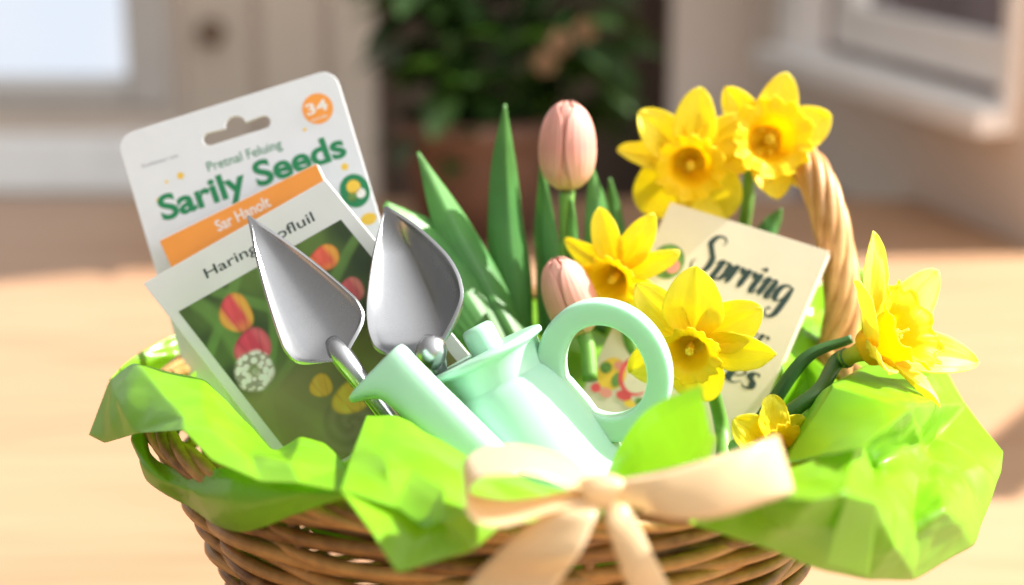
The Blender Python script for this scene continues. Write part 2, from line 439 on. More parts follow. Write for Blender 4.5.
for i in range(26):
    a = rnd.uniform(0, 6.28); rr = rnd.uniform(0.02, 0.12)
    tip = pc + V((math.cos(a) * rr * 1.05, math.sin(a) * rr * 0.8, rnd.uniform(0.17, 0.36) - rr * 0.25))
    tops.append(tip)
    b.tube(cr([pc + V((rnd.uniform(-.03, .03), rnd.uniform(-.03, .03), 0.115)), pc.lerp(tip, 0.55) + V((0, 0, 0.05)), tip], 7), 0.003, 5)
b.build('stem', M['stem_dark'], pp)
b = MB()
for tip in tops:
    for k in range(9):
        a = rnd.uniform(0, 6.28); d = V((math.cos(a), math.sin(a), rnd.uniform(-0.3, 0.6)))
        leaf_patch(b, tip + d * 0.01 - V((0, 0, rnd.uniform(0, 0.06))), d, V((rnd.uniform(-.4, .4), rnd.uniform(-.4, .4), 1)), rnd.uniform(0.045, 0.085), rnd.uniform(0.013, 0.024))
b.build('foliage', M['bush'], pp)
for (px, py) in ((560, 42), (585, 30), (545, 62)):
    q = P(px, py, 0.96); b = MB()
    for k in range(7):
        a = k * 0.9; leaf_patch(b, q, V((math.cos(a), -0.4, math.sin(a))), V((0, -1, 0.3)), 0.012, 0.006)
    b.build('blossom', M['blossom'], pp)

# ================================================================== BASKET
RIMZ = 0.177
def RB(z): return 0.079 + 0.40 * z
bk = thing('wicker_basket', 'round brown wicker basket holding the spring gift', 'basket', (0, 0, 0))
b = MB(); NS = 16; rnd = random.Random(11)
nrow = 33
for k in range(nrow):
    z = 0.006 + k * 0.0051
    pts = []; M_ = 312; g = rnd.uniform(0, 1); ph = rnd.uniform(0, 6.28); ph2 = rnd.uniform(0, 6.28)
    for i in range(M_ + 1):
        th = 2 * math.pi * i / M_; f = NS / 2 * th + k * math.pi
        zz = z + 0.0010 * math.sin(f + 0.9) + 0.0016 * math.sin(3 * th + ph) + 0.0020 * noise.noise(V((math.cos(th) * 3, math.sin(th) * 3, k * 1.7)))
        r = RB(zz) + 0.0030 * math.cos(f) + 0.0009 * math.sin(7 * th + ph2)
        pts.append(V((r * math.cos(th), r * math.sin(th), zz)))
    b.tube(pts, 0.0029 + rnd.uniform(-.0004, .0003), 10, g, False)
b.build('woven_wall', M['wicker'], bk)
b = MB()
for i in range(NS):
    th = 2 * math.pi * (i + 0.5) / NS
    b.tube([V(((RB(z) - 0.002) * math.cos(th), (RB(z) - 0.002) * math.sin(th), z)) for z in (0.004, 0.06, 0.12, 0.17)], 0.0024, 6, rnd.random())
b.build('upright_canes', M['wicker'], bk)
b = MB(); b.lathe([(0, 0.006), (0.078, 0.006), (0.080, 0.010), (0, 0.012)], V((0, 0, 0)), V((0, 0, 1)), 48); b.build('bottom', M['wicker'], bk)
def rope(mb, pts, rad, strands, turns, sr, n=8, rnd=rnd):
    k = len(pts); up = None; fr = []
    for i in range(k):
        t = (pts[min(i + 1, k - 1)] - pts[max(i - 1, 0)]).normalized()
        if up is None: up = t.orthogonal().normalized()
        up = (up - t * up.dot(t)).normalized(); fr.append((up, t.cross(up)))
    for s_ in range(strands):
        q = []
        for i in range(k):
            a = 2 * math.pi * (s_ / strands + turns * i / (k - 1)); u, w = fr[i]
            q.append(pts[i] + (u * math.cos(a) + w * math.sin(a)) * rad)
        mb.tube(q, sr, n, rnd.random(), False)
b = MB()
ring = [V((0.1505 * math.cos(a), 0.1505 * math.sin(a), RIMZ)) for a in (2 * math.pi * i / 420 for i in range(421))]
rope(b, ring, 0.0032, 5, 9, 0.0026)
b.build('rim', M['wicker'], bk)
HP = cr(PS([(836, 352, .050), (843, 305, .052), (838, 262, .058), (828, 212, .066), (812, 172, .080), (790, 152, .098), (760, 150, .115), (726, 165, .126), (702, 205, .132), (690, 262, .136), (690, 318, .138)]), 150)
b = MB(); rope(b, HP, 0.0056, 8, 1.7, 0.0031, 9)
b.build('handle', M['wicker_pale'], bk)

# ================================================================== TISSUE PAPER
def plin(x, y, seed):
    """piecewise-linear noise: flat facets with sharp creases, like crumpled paper"""
    w = noise.noise(V((x * 0.9, y * 0.9, seed * 7.3))) * 0.55; w2 = noise.noise(V((x * 0.9 + 31, y * 0.9, seed * 3.1))) * 0.55
    x += w; y += w2
    s_ = (x + y) * 0.36602540378; i = math.floor(x + s_); j = math.floor(y + s_)
    t_ = (i + j) * 0.2113248654; X = x - (i - t_); Y = y - (j - t_)
    def h(a, c): return noise.cell(V((a + 0.5, c + 0.5, seed + 0.5)))
    if X > Y: i1, j1 = 1, 0
    else: i1, j1 = 0, 1
    # barycentric in the simplex
    fx = x + s_ - i; fy = y + s_ - j
    if X > Y: b0, b1, b2 = 1 - fx, fx - fy, fy
    else: b0, b1, b2 = 1 - fy, fy - fx, fx
    return (h(i, j) * b0 + h(i + i1, j + j1) * b1 + h(i + 1, j + 1) * b2) - 0.5
def creases(seed, count=11):
    rn = random.Random(seed * 101); out = []
    for q in range(count):
        a = rn.uniform(0, math.pi); per = rn.uniform(0.035, 0.10)
        out.append((math.cos(a), math.sin(a), per, rn.uniform(0, 1), rn.uniform(0.5, 1.0), q))
    return out
def fold_height(x, y, cs, seed):
    """straight creases crossing the sheet, each strongest over a patch of it: flat facets between sharp folds (x, y in metres)"""
    h = 0.0
    for cx, cy, per, ph, st, q in cs:
        d = (x * cx + y * cy) / per + ph + 0.10 * noise.noise(V((x * 9, y * 9, q + seed)))
        tri = abs((d % 1.0) - 0.5) * 2 - 0.5
        msk = max(0.0, min(1.0, 0.45 + 1.3 * noise.noise(V((x * 14 + q * 5.7, y * 14, seed * 2.3)))))
        h += tri * per * st * msk
    return h
def sheet(label, rows, nu=170, nv=80, amp=0.006, cell=0.035, seed=1, sharp=False, edge_keep=0.5, fine=0.16, crease=0.16, cat='tissue paper'):
    ctrl = [PS(r) if not isinstance(r[0], Vector) else r for r in rows]
    def line(pts, n):
        if sharp:
            out = []
            k = len(pts)
            sm = cr(pts, n)
            for i in range(n):
                t = i / (n - 1) * (k - 1); a = min(int(t), k - 2)
                out.append(pts[a].lerp(pts[a + 1], t - a).lerp(sm[i], 0.35))
            return out
        return cr(pts, n)
    R_ = [line(r, nu) for r in ctrl]
    cols = [(line if sharp else cr)([r[i] for r in R_], nv) for i in range(nu)]
    G = [[cols[i][j] for i in range(nu)] for j in range(nv)]
    cs = creases(seed)
    LU = sum((G[nv // 2][i + 1] - G[nv // 2][i]).length for i in range(nu - 1))
    LV = sum((G[j + 1][nu // 2] - G[j][nu // 2]).length for j in range(nv - 1))
    rows_ = []
    for j in range(nv):
        rr = []
        for i in range(nu):
            du = G[j][min(i + 1, nu - 1)] - G[j][max(i - 1, 0)]; dv = G[min(j + 1, nv - 1)][i] - G[max(j - 1, 0)][i]
            n = du.cross(dv)
            if n.length < 1e-12: n = V((0, -1, 0))
            n.normalize()
            u, v = i / (nu - 1), j / (nv - 1)
            x, y = u * LU / cell, v * LV / cell
            d = plin(x + seed * 11.3, y, seed) + fine * plin(x * 2.3 + y * 0.7 + 5, y * 2.3 - x * 0.6, seed + 3) + 0.04 * plin(x * 5.1 + 5, y * 5.1, seed + 5)
            e = edge_keep + (1 - edge_keep) * min(1, 5 * min(v, 1 - v))
            fh = fold_height(u * LU, v * LV, cs, seed) * crease
            rr.append(G[j][i] + n * (d * amp * 2 + fh) * e)
        rows_.append(rr)
    c = sum((p for r in rows_ for p in r), V((0, 0, 0))) / (nu * nv)
    mb = MB(); mb.grid(rows_)
    o = mb.build('tissue_sheet', M['tissue'], loc=c)
    add_mod(o, 'SOLIDIFY', thickness=0.00012, offset=0)
    tag(o, label, cat, 'sheets of green tissue paper lining the basket')
    return o
def folded(label, pts, faces, skirt=(), drop=(0.03, 34), soft=(), lv=4, cr_=0.85, amp=0.0011, seed=1):
    """a folded sheet: its corners and creases are laid out one by one, then the creases are softened a little and the facets ruffled"""
    P3 = {q: P(*v) for q, v in pts.items()}; idx = {q: n_ for n_, q in enumerate(P3)}
    v = list(P3.values()); f = [[idx[q] for q in fc_] for fc_ in faces]
    if skirt:
        k0 = len(v); v += [P(pts[q][0], pts[q][1] + drop[1], pts[q][2] + drop[0]) for q in skirt]
        for n_ in range(len(skirt) - 1): f.append([idx[skirt[n_]], idx[skirt[n_ + 1]], k0 + n_ + 1, k0 + n_])
    bm = bmesh.new(); bv = [bm.verts.new(q) for q in v]
    for q in f: bm.faces.new([bv[n_] for n_ in q])
    bmesh.ops.recalc_face_normals(bm, faces=bm.faces)
    wl_ = bm.verts.layers.float.new('inner')
    el = bm.edges.layers.float.new('crease_edge'); vl = bm.verts.layers.float.new('crease_vert')
    softs = {tuple(sorted((idx[a], idx[b_]))) for a, b_ in soft}
    bm.verts.index_update()
    for e in bm.edges:
        e[el] = 0.15 if tuple(sorted((e.verts[0].index, e.verts[1].index))) in softs else cr_
        if e.is_boundary: e[el] = 0.8
    for q in bm.verts: q[wl_] = 0.0 if q.is_boundary else 1.0
    for q in bm.verts: q[vl] = 0.7 if q.is_boundary else 0.5
    me = bpy.data.meshes.new('tissue'); bm.to_mesh(me); bm.free()
    o = bpy.data.objects.new('tissue', me); COL.objects.link(o)
    add_mod(o, 'SUBSURF', levels=lv, render_levels=lv)
    dg = bpy.context.evaluated_depsgraph_get(); dg.update()
    ev = bpy.data.meshes.new_from_object(o.evaluated_get(dg))
    cs = creases(seed, 9); vv = []; iw = ev.attributes.get('inner')
    for q in ev.vertices:
        c = q.co; x, y = c.x + 0.5 * c.y, c.z - 0.6 * c.y
        h = noise.noise(c * 38 + V((seed, 0, 0))) * amp + noise.noise(c * 95) * amp * 0.35 + fold_height(x * 2.4, y * 2.4, cs, seed) * 0.014 * amp / 0.0011
        vv.append(c + q.normal * h * (0.22 + 0.9 * (min(1.0, iw.data[q.index].value * 1.6) if iw else 1.0)))
    ff = [list(q.vertices) for q in ev.polygons]
    bpy.data.objects.remove(o); bpy.data.meshes.remove(me); bpy.data.meshes.remove(ev)
    c = sum(vv, V((0, 0, 0))) / len(vv)
    o = obj('tissue_sheet', vv, ff, M['tissue'], None, True, loc=c)
    add_mod(o, 'SOLIDIFY', thickness=0.00012, offset=0)
    tag(o, label, 'tissue paper', 'sheets of green tissue paper lining the basket')
    return o
# A: the rolled-over collar on the left
folded('bright green tissue collar folded over the left of the basket, below the seed packets',
    dict(a=(89, 435, -.030), b=(105, 443, -.046), c=(138, 433, -.078), d=(183, 430, -.108), e=(212, 461, -.128), f=(261, 483, -.146), g=(301, 484, -.154), h=(340, 491, -.162),
         i=(110, 380, -.018), j=(133, 361, -.022), k=(170, 370, -.030), l=(204, 380, -.040), m=(245, 419, -.062), n=(275, 447, -.085), o=(301, 437, -.095), p=(323, 444, -.105), q=(347, 464, -.125),
         r=(183, 416, -.094), s=(200, 407, -.080), t=(216, 431, -.108), u=(250, 456, -.120), v=(290, 464, -.138), w=(118, 402, -.052)),
    ['aiwb', 'bwc', 'ijw', 'wjr', 'wrc', 'crd', 'jkr', 'klsr', 'rstd', 'dte', 'slmt', 'tmu', 'tufe', 'umn', 'unv', 'uvgf', 'von', 'vpo', 'vqp', 'vgq', 'ghq'],
    'ijklmnopq', seed=2, soft=('wr', 'tm', 'un', 'vp', 'ks'))
# B: the lower fold under the rim
sheet('lower green tissue fold hanging in shade under the left rim', [
    [(140, 428, -.040), (150, 455, -.062), (182, 470, -.088), (226, 469, -.112), (290, 474, -.137), (352, 486, -.150)],
    [(137, 440, -.050), (150, 468, -.076), (188, 494, -.104), (238, 500, -.130), (296, 494, -.151), (352, 492, -.160)],
    [(139, 456, -.050), (158, 486, -.073), (198, 514, -.100), (246, 529, -.126), (302, 512, -.146), (352, 496, -.158)]], amp=0.0016, cell=0.06, seed=4, nv=60, crease=0.05)
# C: the back corner behind the packets
sheet('dark green tissue corner standing up behind the seed packets', [
    [(106, 380, .0), (135, 356, .03), (186, 331, .055), (212, 342, .07), (240, 372, .08)],
    [(112, 402, .0), (150, 385, .025), (195, 372, .045), (225, 384, .055), (250, 405, .06)],
    [(130, 425, -.01), (170, 415, .01), (210, 420, .02), (240, 430, .03), (270, 440, .035)]], amp=0.004, cell=0.04, seed=6, nv=36, nu=70)
# D: front middle piece with the hanging point
folded('green tissue flap with a pointed tip hanging over the front of the basket',
    dict(a=(340, 490, -.168), b=(367, 414, -.100), c=(396, 415, -.098), d=(412, 421, -.100), e=(440, 436, -.106), f=(472, 455, -.118), g=(535, 482, -.130), h=(612, 502, -.135),
         i=(350, 456, -.132), j=(385, 468, -.150), k=(413, 466, -.146), l=(443, 490, -.166), m=(468, 514, -.182), n=(443, 521, -.192), o=(424, 529, -.184), p=(396, 508, -.170),
         q=(397, 573, -.196), r=(472, 551, -.190), s=(502, 526, -.180), t=(560, 518, -.172), u=(614, 514, -.168), x=(372, 532, -.184), y=(428, 522, -.174), z=(394, 499, -.160)),
    ['aijp', 'ibcj', 'jcdk', 'kdel', 'efml', 'jkp', 'klop', 'lno', 'lmn', 'azx', 'zyqx', 'ynrq', 'nmsr', 'fgtm', 'mts', 'ghut'],
    'bcdefgh', seed=9, soft=('jc', 'ij', 'mt', 'kd'))
# E: upright leaf-shaped piece behind the bow
sheet('pale lime tissue point standing upright behind the right loop of the bow', [
    [(606, 484, -.128), (619, 447, -.135), (640, 417, -.146), (667, 398, -.160), (705, 384, -.176)],
    [(610, 490, -.134), (634, 466, -.142), (662, 446, -.153), (690, 430, -.166), (714, 412, -.178)],
    [(616, 502, -.130), (650, 500, -.142), (684, 488, -.156), (708, 468, -.168), (721, 436, -.178)]], amp=0.0014, cell=0.05, seed=12, nu=80, nv=60, crease=0.04)
# F: big sheet on the right
folded('large shiny green tissue sheet spreading over the right of the basket, under the open daffodil',
    dict(A=(688, 523, -.172), B=(762, 548, -.180), C=(820, 570, -.172), D=(868, 580, -.158), E=(914, 580, -.140), F=(975, 545, -.104), G=(1001, 472, -.050), H=(1003, 452, -.034), I=(964, 403, .010), J=(937, 350, .050),
         K=(694, 500, -.160), L=(785, 470, -.150), M=(834, 452, -0.138), N=(857, 442, -0.136), O=(815, 499, -0.206), P=(844, 493, -0.202), Q=(874, 499, -0.188), R=(872, 470, -0.104), S=(912, 527, -0.150), T=(918, 444, -0.074), U=(908, 404, -0.112),
         V=(946, 508, -0.148), W=(926, 447, -0.044), X=(832, 385, -0.088), Y=(790, 459, -.105), Z=(864, 366, -.010), a=(800, 404, .0), b=(896, 545, -0.174), c=(960, 468, -0.078), d=(930, 380, -.030), e=(782, 440, -.050), f=(784, 464, -.122), g=(861, 449, -.172), h=(911, 409, -0.128), i=(846, 494, -.200), j=(878, 502, -.190), k=(868, 577, -.176), l=(824, 566, -.190)),
    ['KABO', 'KOL', 'LOM', 'OPM', 'MPN', 'PQRN', 'BCPO', 'CDQP', 'DbQ', 'DEb', 'bES', 'bSQ', 'QSTR', 'RTN', 'SEFV', 'SVWT', 'VFGc', 'VcW', 'cGHIW', 'WIU', 'TWU', 'YNUX', 'NTU', 'XUIdZ', 'dIJ', 'ZdJ', 'XZa', 'XaY', 'Yae', 'fghX', 'ijkl'],
    seed=15, soft=('bS', 'Vc', 'dI', 'RT', 'OM', 'Wc', 'bQ'), amp=0.0016, lv=5)
# G: at the back right behind the booklet and the handle
sheet('green tissue sheet standing behind the booklet and the wicker handle', [
    [(782, 318, .075), (808, 286, .085), (846, 268, .095), (872, 284, .10), (896, 330, .10)],
    [(776, 372, .045), (806, 352, .055), (846, 335, .068), (876, 340, .075), (906, 365, .08)],
    [(766, 440, .015), (800, 432, .02), (840, 420, .03), (880, 405, .04), (920, 395, .05)]], amp=0.006, cell=0.055, seed=18, nu=120, nv=90, crease=0.18)
# liner: the crumpled bowl inside
rows = []
for k, (r, z) in enumerate(((0.140, 0.180), (0.124, 0.166), (0.104, 0.150), (0.078, 0.136), (0.042, 0.127), (0.004, 0.124))):
    rows.append([V((r * math.cos(a), r * math.sin(a), z)) for a in (2 * math.pi * i / 24 for i in range(25))])
sheet('crumpled green tissue lining the inside of the basket under the gifts', rows, nu=150, nv=50, amp=0.004, cell=0.035, crease=0.06, seed=21)

# ================================================================== SEED CARD, ENVELOPE, PACKET
pl = Plane((117, 137, .060), (334, 69, .066), (165, 275, .040))
W, H = pl.w, 0.150
card = thing('seed_card', 'white hanging card with green lettering Sarily Seeds and a hang hole', 'seed packet', pl.at(W / 2, -H))
hx, hy = pl.to(237, 131); q0 = pl.to(203, 141); q1 = pl.to(271, 121)
hw = (q1[0] - q0[0]) / 2; hr = 0.0031
hole = []
for a in range(-90, 91, 18): hole.append((hx + hw - hr + hr * math.cos(R(a)), hy + hr * math.sin(R(a))))
for a in range(0, 181, 20): hole.append((hx + 0.0002 + 0.0048 * math.cos(R(a)), hy + 0.0026 + 0.0042 * math.sin(R(a))))
for a in range(90, 271, 18): hole.append((hx - hw + hr + hr * math.cos(R(a)), hy + hr * math.sin(R(a))))
flat('card_board', pl, [rrect(0, -H, W, 0, 0.007), hole], 0.0, M['card'], card, 0.00075, 0.0002)
def ptext(pl, s, p0, p1, hpx, m, parent, bold=0.0, shear=0.0, name='printed_lettering', z=0.0014):
    a = pl.to(*p0); c = pl.to(*p1); dx, dy = c[0] - a[0], c[1] - a[1]
    return text(name, pl, s, a[0], a[1], hpx, m, parent, math.atan2(dy, dx), bold, math.hypot(dx, dy), z, shear)
k = pxm(.045)
ptext(pl, 'Sarily Seeds', (164, 221), (348, 155), 25 * k, M['green_ink'], card, 0.030, z=0.0011)
ptext(pl, 'Pretnal Feluing', (209, 172), (283, 148), 10 * k, M['green_ink'], card, 0.002, z=0.0011)
ptext(pl, 'Sunitanter ont', (143, 168), (179, 157), 3.2 * k, M['grey_ink'], card, z=0.0011)
c = pl.to(318, 109); flat('orange_badge', pl, [disc(*c, 15.5 * k)], 0.0010, M['orange'], card)
ptext(pl, '34', (308, 116), (329, 109), 11 * k, M['white_ink'], card, 0.02, z=0.0011)
ptext(pl, 'seeds', (312, 122), (328, 117), 3.4 * k, M['white_ink'], card, z=0.0011)
for px, py, r in ((181, 176, 4.2), (167, 182, 2), (345, 167, 4.4), (305, 130, 2.2), (158, 200, 1.8)):
    c = pl.to(px, py); pts = [(c[0] + r * k * (1 if i % 2 == 0 else 0.72) * math.cos(i * math.pi / 5), c[1] + r * k * (1 if i % 2 == 0 else 0.72) * math.sin(i * math.pi / 5)) for i in range(10)]
    flat('orange_dot', pl, [pts], 0.0010, M['yellow_ink'], card)
c = pl.to(355, 191); e = flat('round_emblem', pl, [disc(*c, 15 * k, 17 * k)], 0.0010, M['green_ink'], card)
for dx, dy, r, mm in ((0, 4, 7, 'yellow_ink'), (-4, -5, 5, 'leaf_ink'), (5, -4, 5, 'white_ink')):
    flat('emblem_print', pl, [disc(c[0] + dx * k, c[1] + dy * k, r * k)], 0.0012, M[mm], e)
c = pl.to(369, 219); flat('yellow_spot', pl, [disc(*c, 8 * k, 6 * k)], 0.0010, M['yellow_ink'], card)

# orange topped envelope between the card and the packet
pl = Plane((160, 241, .032), (317, 164, .037), (186, 296, .022))
W, H = pl.w, 0.11; k = pxm(.04)
env = thing('seed_envelope', 'seed envelope with an orange band, tucked between the white card and the photo packet', 'seed packet', pl.at(W / 2, -H))
flat('envelope_paper', pl, [rrect(0, -H, W, 0, 0.0008, 2)], 0.0, M['paper'], env, 0.0006, 0.0002)
flat('orange_band', pl, [rrect(0.0001, -0.0150, W - 0.0001, -0.0001, 0.0006, 2)], 0.0009, M['orange'], env)
ptext(pl, 'Sar Hanolt', (219, 232), (272, 206), 11.5 * k, M['white_ink'], env, 0.018, z=0.0010)

# the packet with the photograph
pl = Plane((145, 284, .016), (326, 181, .020), (272, 448, -.022))
W = pl.w; H = pl.h; S = pl.skew; k = pxm(.0)
pk = thing('seed_packet', 'white seed packet with a photo of tulips, behind the trowel', 'seed packet', pl.at(W / 2 + S, -H))
LO = 0.02
sk = lambda x, y: (x + S * (-y / H), y)          # the packet is a slightly slanted sheet
flat('packet_paper', pl, [[sk(0, 0), sk(W * .5, 0.0), sk(W, 0), sk(W * 1.0, -H - LO), sk(0, -H - LO)]], 0.0, M['paper'], pk, 0.0009, 0.0003)
ptext(pl, 'Haring a ofluil', (208, 279), (316, 221), 11 * k, M['dark_ink'], pk, 0.006, z=0.0013)
def sm(a, b_, x):
    t = max(0, min(1, (x - a) / (b_ - a))); return t * t * (3 - 2 * t)
def lerp3(a, b_, t): return tuple(x + (y - x) * t for x, y in zip(a, b_))
fl = [('tulip', 237, 314, 17, 21, .15, (0.66, 0.07, 0.09), (0.85, 0.45, 0.06)), ('tulip', 254, 347, 20, 18, .1, (0.60, 0.05, 0.10), (0.72, 0.14, 0.18)),
      ('tulip', 325, 259, 17, 13, -.1, (0.66, 0.10, 0.06), (0.85, 0.40, 0.06)), ('tulip', 352, 291, 14, 13, 0, (0.60, 0.10, 0.12), (0.75, 0.25, 0.2)),
      ('tulip', 352, 398, 20, 16, 0, (0.72, 0.46, 0.04), (0.80, 0.52, 0.06)), ('tulip', 322, 386, 12, 12, 0, (0.72, 0.40, 0.05), (0.80, 0.45, 0.05)),
      ('tulip', 385, 378, 12, 12, 0, (0.75, 0.5, 0.04), (0.80, 0.62, 0.06))]
fl = [(kk, *pl.to(px, py), rx * k, ry * k, rt, c0, c1) for kk, px, py, rx, ry, rt, c0, c1 in fl]
um = (*pl.to(255, 371), 24 * k); spi = (*pl.to(352, 424), 34 * k)
def photo(x, y):
    n1 = noise.noise(V((x * 60, y * 60, 1))) * 0.5 + 0.5; n2 = noise.noise(V((x * 190, y * 190, 4))) * 0.5 + 0.5
    c = lerp3((0.03, 0.055, 0.018), (0.10, 0.17, 0.035), sm(0.3, 0.75, n1))
    # leaf streaks
    for q, (a, w) in enumerate(((0.9, 0.004), (1.9, 0.005), (1.2, 0.0035), (2.2, 0.004), (0.5, 0.003))):
        d = (x - 0.012 - q * 0.014) * math.sin(a) - (y + 0.045 + 0.006 * (q % 2)) * math.cos(a)
        d = abs(d + 0.003 * math.sin(y * 90 + q))
        c = lerp3(c, (0.14, 0.27, 0.06), 0.75 * (1 - sm(w * 0.3, w, d)))
    c = lerp3(c, tuple(v * 0.7 for v in c), n2 * 0.5)
    lo = sm(0.056, 0.072, -y); c = lerp3(c, lerp3((0.30, 0.30, 0.10), (0.16, 0.13, 0.07), n1), lo * 0.85)
    d = math.hypot(x - spi[0], y - spi[1]) / spi[2]
    if d < 1: c = lerp3(c, lerp3((0.12, 0.09, 0.06), (0.26, 0.2, 0.15), 0.5 + 0.5 * math.sin(d * 16 + 2 * math.atan2(y - spi[1], x - spi[0]))), 0.35 * (1 - sm(0.8, 1, d)))
    for kk, fx, fy, rx, ry, rt, c0, c1 in fl:
        dx, dy = x - fx, y - fy; a = math.atan2(dy, dx); d = math.hypot(dx / rx, dy / ry) * (1 + 0.06 * math.cos(3 * a))
        if d < 1.15:
            u_, w_ = dx / rx, dy / ry
            t = sm(0.35, 0.95, abs(u_ * 1.25 + 0.25 * w_ + 0.1)) * 0.8 + 0.35 * sm(-0.2, -0.9, w_); f_ = lerp3(c0, c1, min(1, t))
            f_ = lerp3(f_, tuple(min(1, v * 1.5 + 0.03) for v in f_), 0.5 * (1 - sm(0.0, 0.35, abs(u_ + 0.35 - 0.2 * w_))) * (0.5 + 0.5 * noise.noise(V((x * 900, y * 160, 2)))))
            f_ = lerp3(f_, tuple(v * 0.5 for v in f_), (1 - sm(0.02, 0.12, abs(abs(u_) - 0.42 - 0.25 * w_))) * 0.28)
            f_ = lerp3(f_, tuple(v * 0.55 for v in f_), sm(0.7, 1.05, d) * 0.7)
            c = lerp3(c, f_, 1 - sm(0.9, 1.1, d))
    d = math.hypot(x - um[0], y - um[1])
    if d < um[2] * 1.1:
        cell = noise.voronoi(V((x * 400, y * 400, 0)))[0]
        pet = 1 - sm(0.42, 0.75, cell[0])
        cov = 1 - sm(0.78, 1.02, d / um[2] + 0.12 * n2); ctr = 1 - sm(0.15, 0.4, d / um[2])
        cc = lerp3((0.30, 0.28, 0.24), (0.86, 0.74, 0.78), pet); cc = lerp3(cc, (0.16, 0.22, 0.05), ctr * (0.4 + 0.5 * n2))
        c = lerp3(c, cc, cov)
    return c
a0 = pl.to(180, 313); a1 = pl.to(352, 213)
vx, fc, cols = [], [], []; NU, NV = 240, 300
ya = (a0[1] + a1[1]) / 2; xa = a0[0] - S * (-ya / H); xb = W - 0.0055
for j in range(NV + 1):
    for i in range(NU + 1):
        y = ya + (-H - LO + 0.001 - ya) * j / NV; x = xa + (xb - xa) * i / NU; x, y = sk(x, y)
        vx.append(pl.at(x, y, 0.0013)); cols.append(tuple(min(0.9, q * 1.25 + 0.004) for q in photo(x, y)))
for j in range(NV):
    for i in range(NU):
        q = j * (NU + 1) + i; fc.append((q, q + NU + 1, q + NU + 2, q + 1))
mp, nt, bs, _o = new_mat('printed photograph')
at = N(nt, 'ShaderNodeAttribute', attribute_name='ink'); nt.links.new(at.outputs['Color'], bs.inputs['Base Color']); bs.inputs['Roughness'].default_value = 0.3
ph = obj('printed_photo', vx, fc, mp, pk, True)
ca_ = ph.data.attributes.new('ink', 'FLOAT_COLOR', 'POINT')
ca_.data.foreach_set('color', [q for c in cols for q in (*c, 1.0)])

# ================================================================== TROWELS
def trowel(label, tip, neck, nrm, half, depth, prof, hand):
    T, K = P(*tip), P(*neck); ax = (T - K); L = ax.length; ax.normalize()
    n = (nrm - ax * nrm.dot(ax)).normalized(); sd = ax.cross(n)
    sd = sd if sd.x > 0 else -sd
    end = P(*hand)
    r = thing('garden_trowel', label, 'trowel', K, 'steel garden trowels')
    ws = crf(prof, 60); rows = []; nn = 24
    for i in range(60):
        t = i / 59; row = []
        for j in range(nn + 1):
            s_ = -1 + 2 * j / nn; w = max(0.0004, ws[i] * half)
            sh = 1.0 if t < 0.8 else 1 - 0.55 * sm(0.8, 1, t) * (1 - abs(s_))
            # shoulders curve back down towards the neck at the sides
            back = L * 0.0
            z = depth * (abs(s_) ** 1.7 - 1) * (w / half) * sm(0, .25, t) * sh
            lip = 0.0010 * sm(0.86, 0.98, abs(s_))
            row.append(T - ax * (L * t) + sd * (s_ * w) + n * (z + lip))
        rows.append(row)
    mb = MB(); mb.grid(rows)
    bl = mb.build('blade', M['steel'], r); add_mod(bl, 'SOLIDIFY', thickness=0.0014, offset=-1); add_mod(bl, 'BEVEL', width=0.0005, segments=2, limit_method='ANGLE')
    mb = MB(); k0 = K + ax * (L * 0.13) - n * depth * 0.50
    pts = cr([k0, K + ax * L * 0.02 - n * depth * 0.25, K.lerp(end, 0.25), K.lerp(end, 0.6)], 24)
    mb.tube(pts, crf([0.0030, 0.0046, 0.0040, 0.0042], 24), 16)
    mb.build('shank', M['steel'], r)
    mb = MB(); q0 = K.lerp(end, 0.58)
    pts = cr([q0, K.lerp(end, 0.75), K.lerp(end, 0.9), end], 20)
    mb.tube(pts, crf([0.0065, 0.0085, 0.0095, 0.0055], 20), 16)
    mb.build('handle', M['wood_handle'], r)
    return r
k = pxm(-.01)
trowel('steel trowel with its pointed blade up in front of the tulip seed packet', (249, 217, -.004), (343, 358, -.050), V((0.10, -1, 0.25)), 43 * k, 0.0050,
       [0.03, 0.18, 0.34, 0.48, 0.61, 0.73, 0.84, 0.94, 1.0, 0.86, 0.16], (452, 500, -.058))
t2 = trowel('steel trowel behind the spout with its blade against the tulip leaves', (387, 208, .0), (430, 358, -.055), V((-0.30, -1, 0.10)), 56 * k, 0.016,
       [0.03, 0.25, 0.45, 0.62, 0.77, 0.90, 0.98, 1.0, 0.92, 0.60, 0.14], (470, 520, -.042))
b = MB(); kp = P(431, 352, -.060); b.lathe([(0, -.007), (0.004, -.006), (0.0062, -.002), (0.0062, .002), (0.004, .006), (0, .007)], kp, V((0.2, 0, 1)), 20); b.build('collar', M['steel'], t2)

# ================================================================== WATERING CAN
k = pxm(-.055)
A = (-.45 * RT + .885 * UP - .035 * FW).normalized()
r0 = (RT - A * RT.dot(A)).normalized(); f0 = A.cross(r0); f0 = f0 if f0.dot(FW) < 0 else -f0
phi = R(14); RR = r0 * math.cos(phi) + f0 * math.sin(phi); FF = f0 * math.cos(phi) - r0 * math.sin(phi)
LC = P(484, 351, -.055)
wc = thing('watering_can', 'small mint green plastic watering can with a round handle', 'watering can', LC - A * 199 * k)
def prof(lst): return [(r * k, -h * k) for r, h in lst]
b = MB()
b.lathe(prof([(0, 0), (40, 0), (58, 0), (62, 1.5), (63, 4), (62, 7), (57, 9), (55, 11), (54, 22), (53, 33), (53.5, 35.5), (56, 37.5), (61, 47), (68, 66), (74, 90), (78, 115), (81, 150), (81, 188), (78, 196), (70, 199), (0, 199)]), LC, A, 96)
b.build('body', M['mint'], wc)
b = MB(); kc = LC + RR * 4 * k - FF * 0 * k
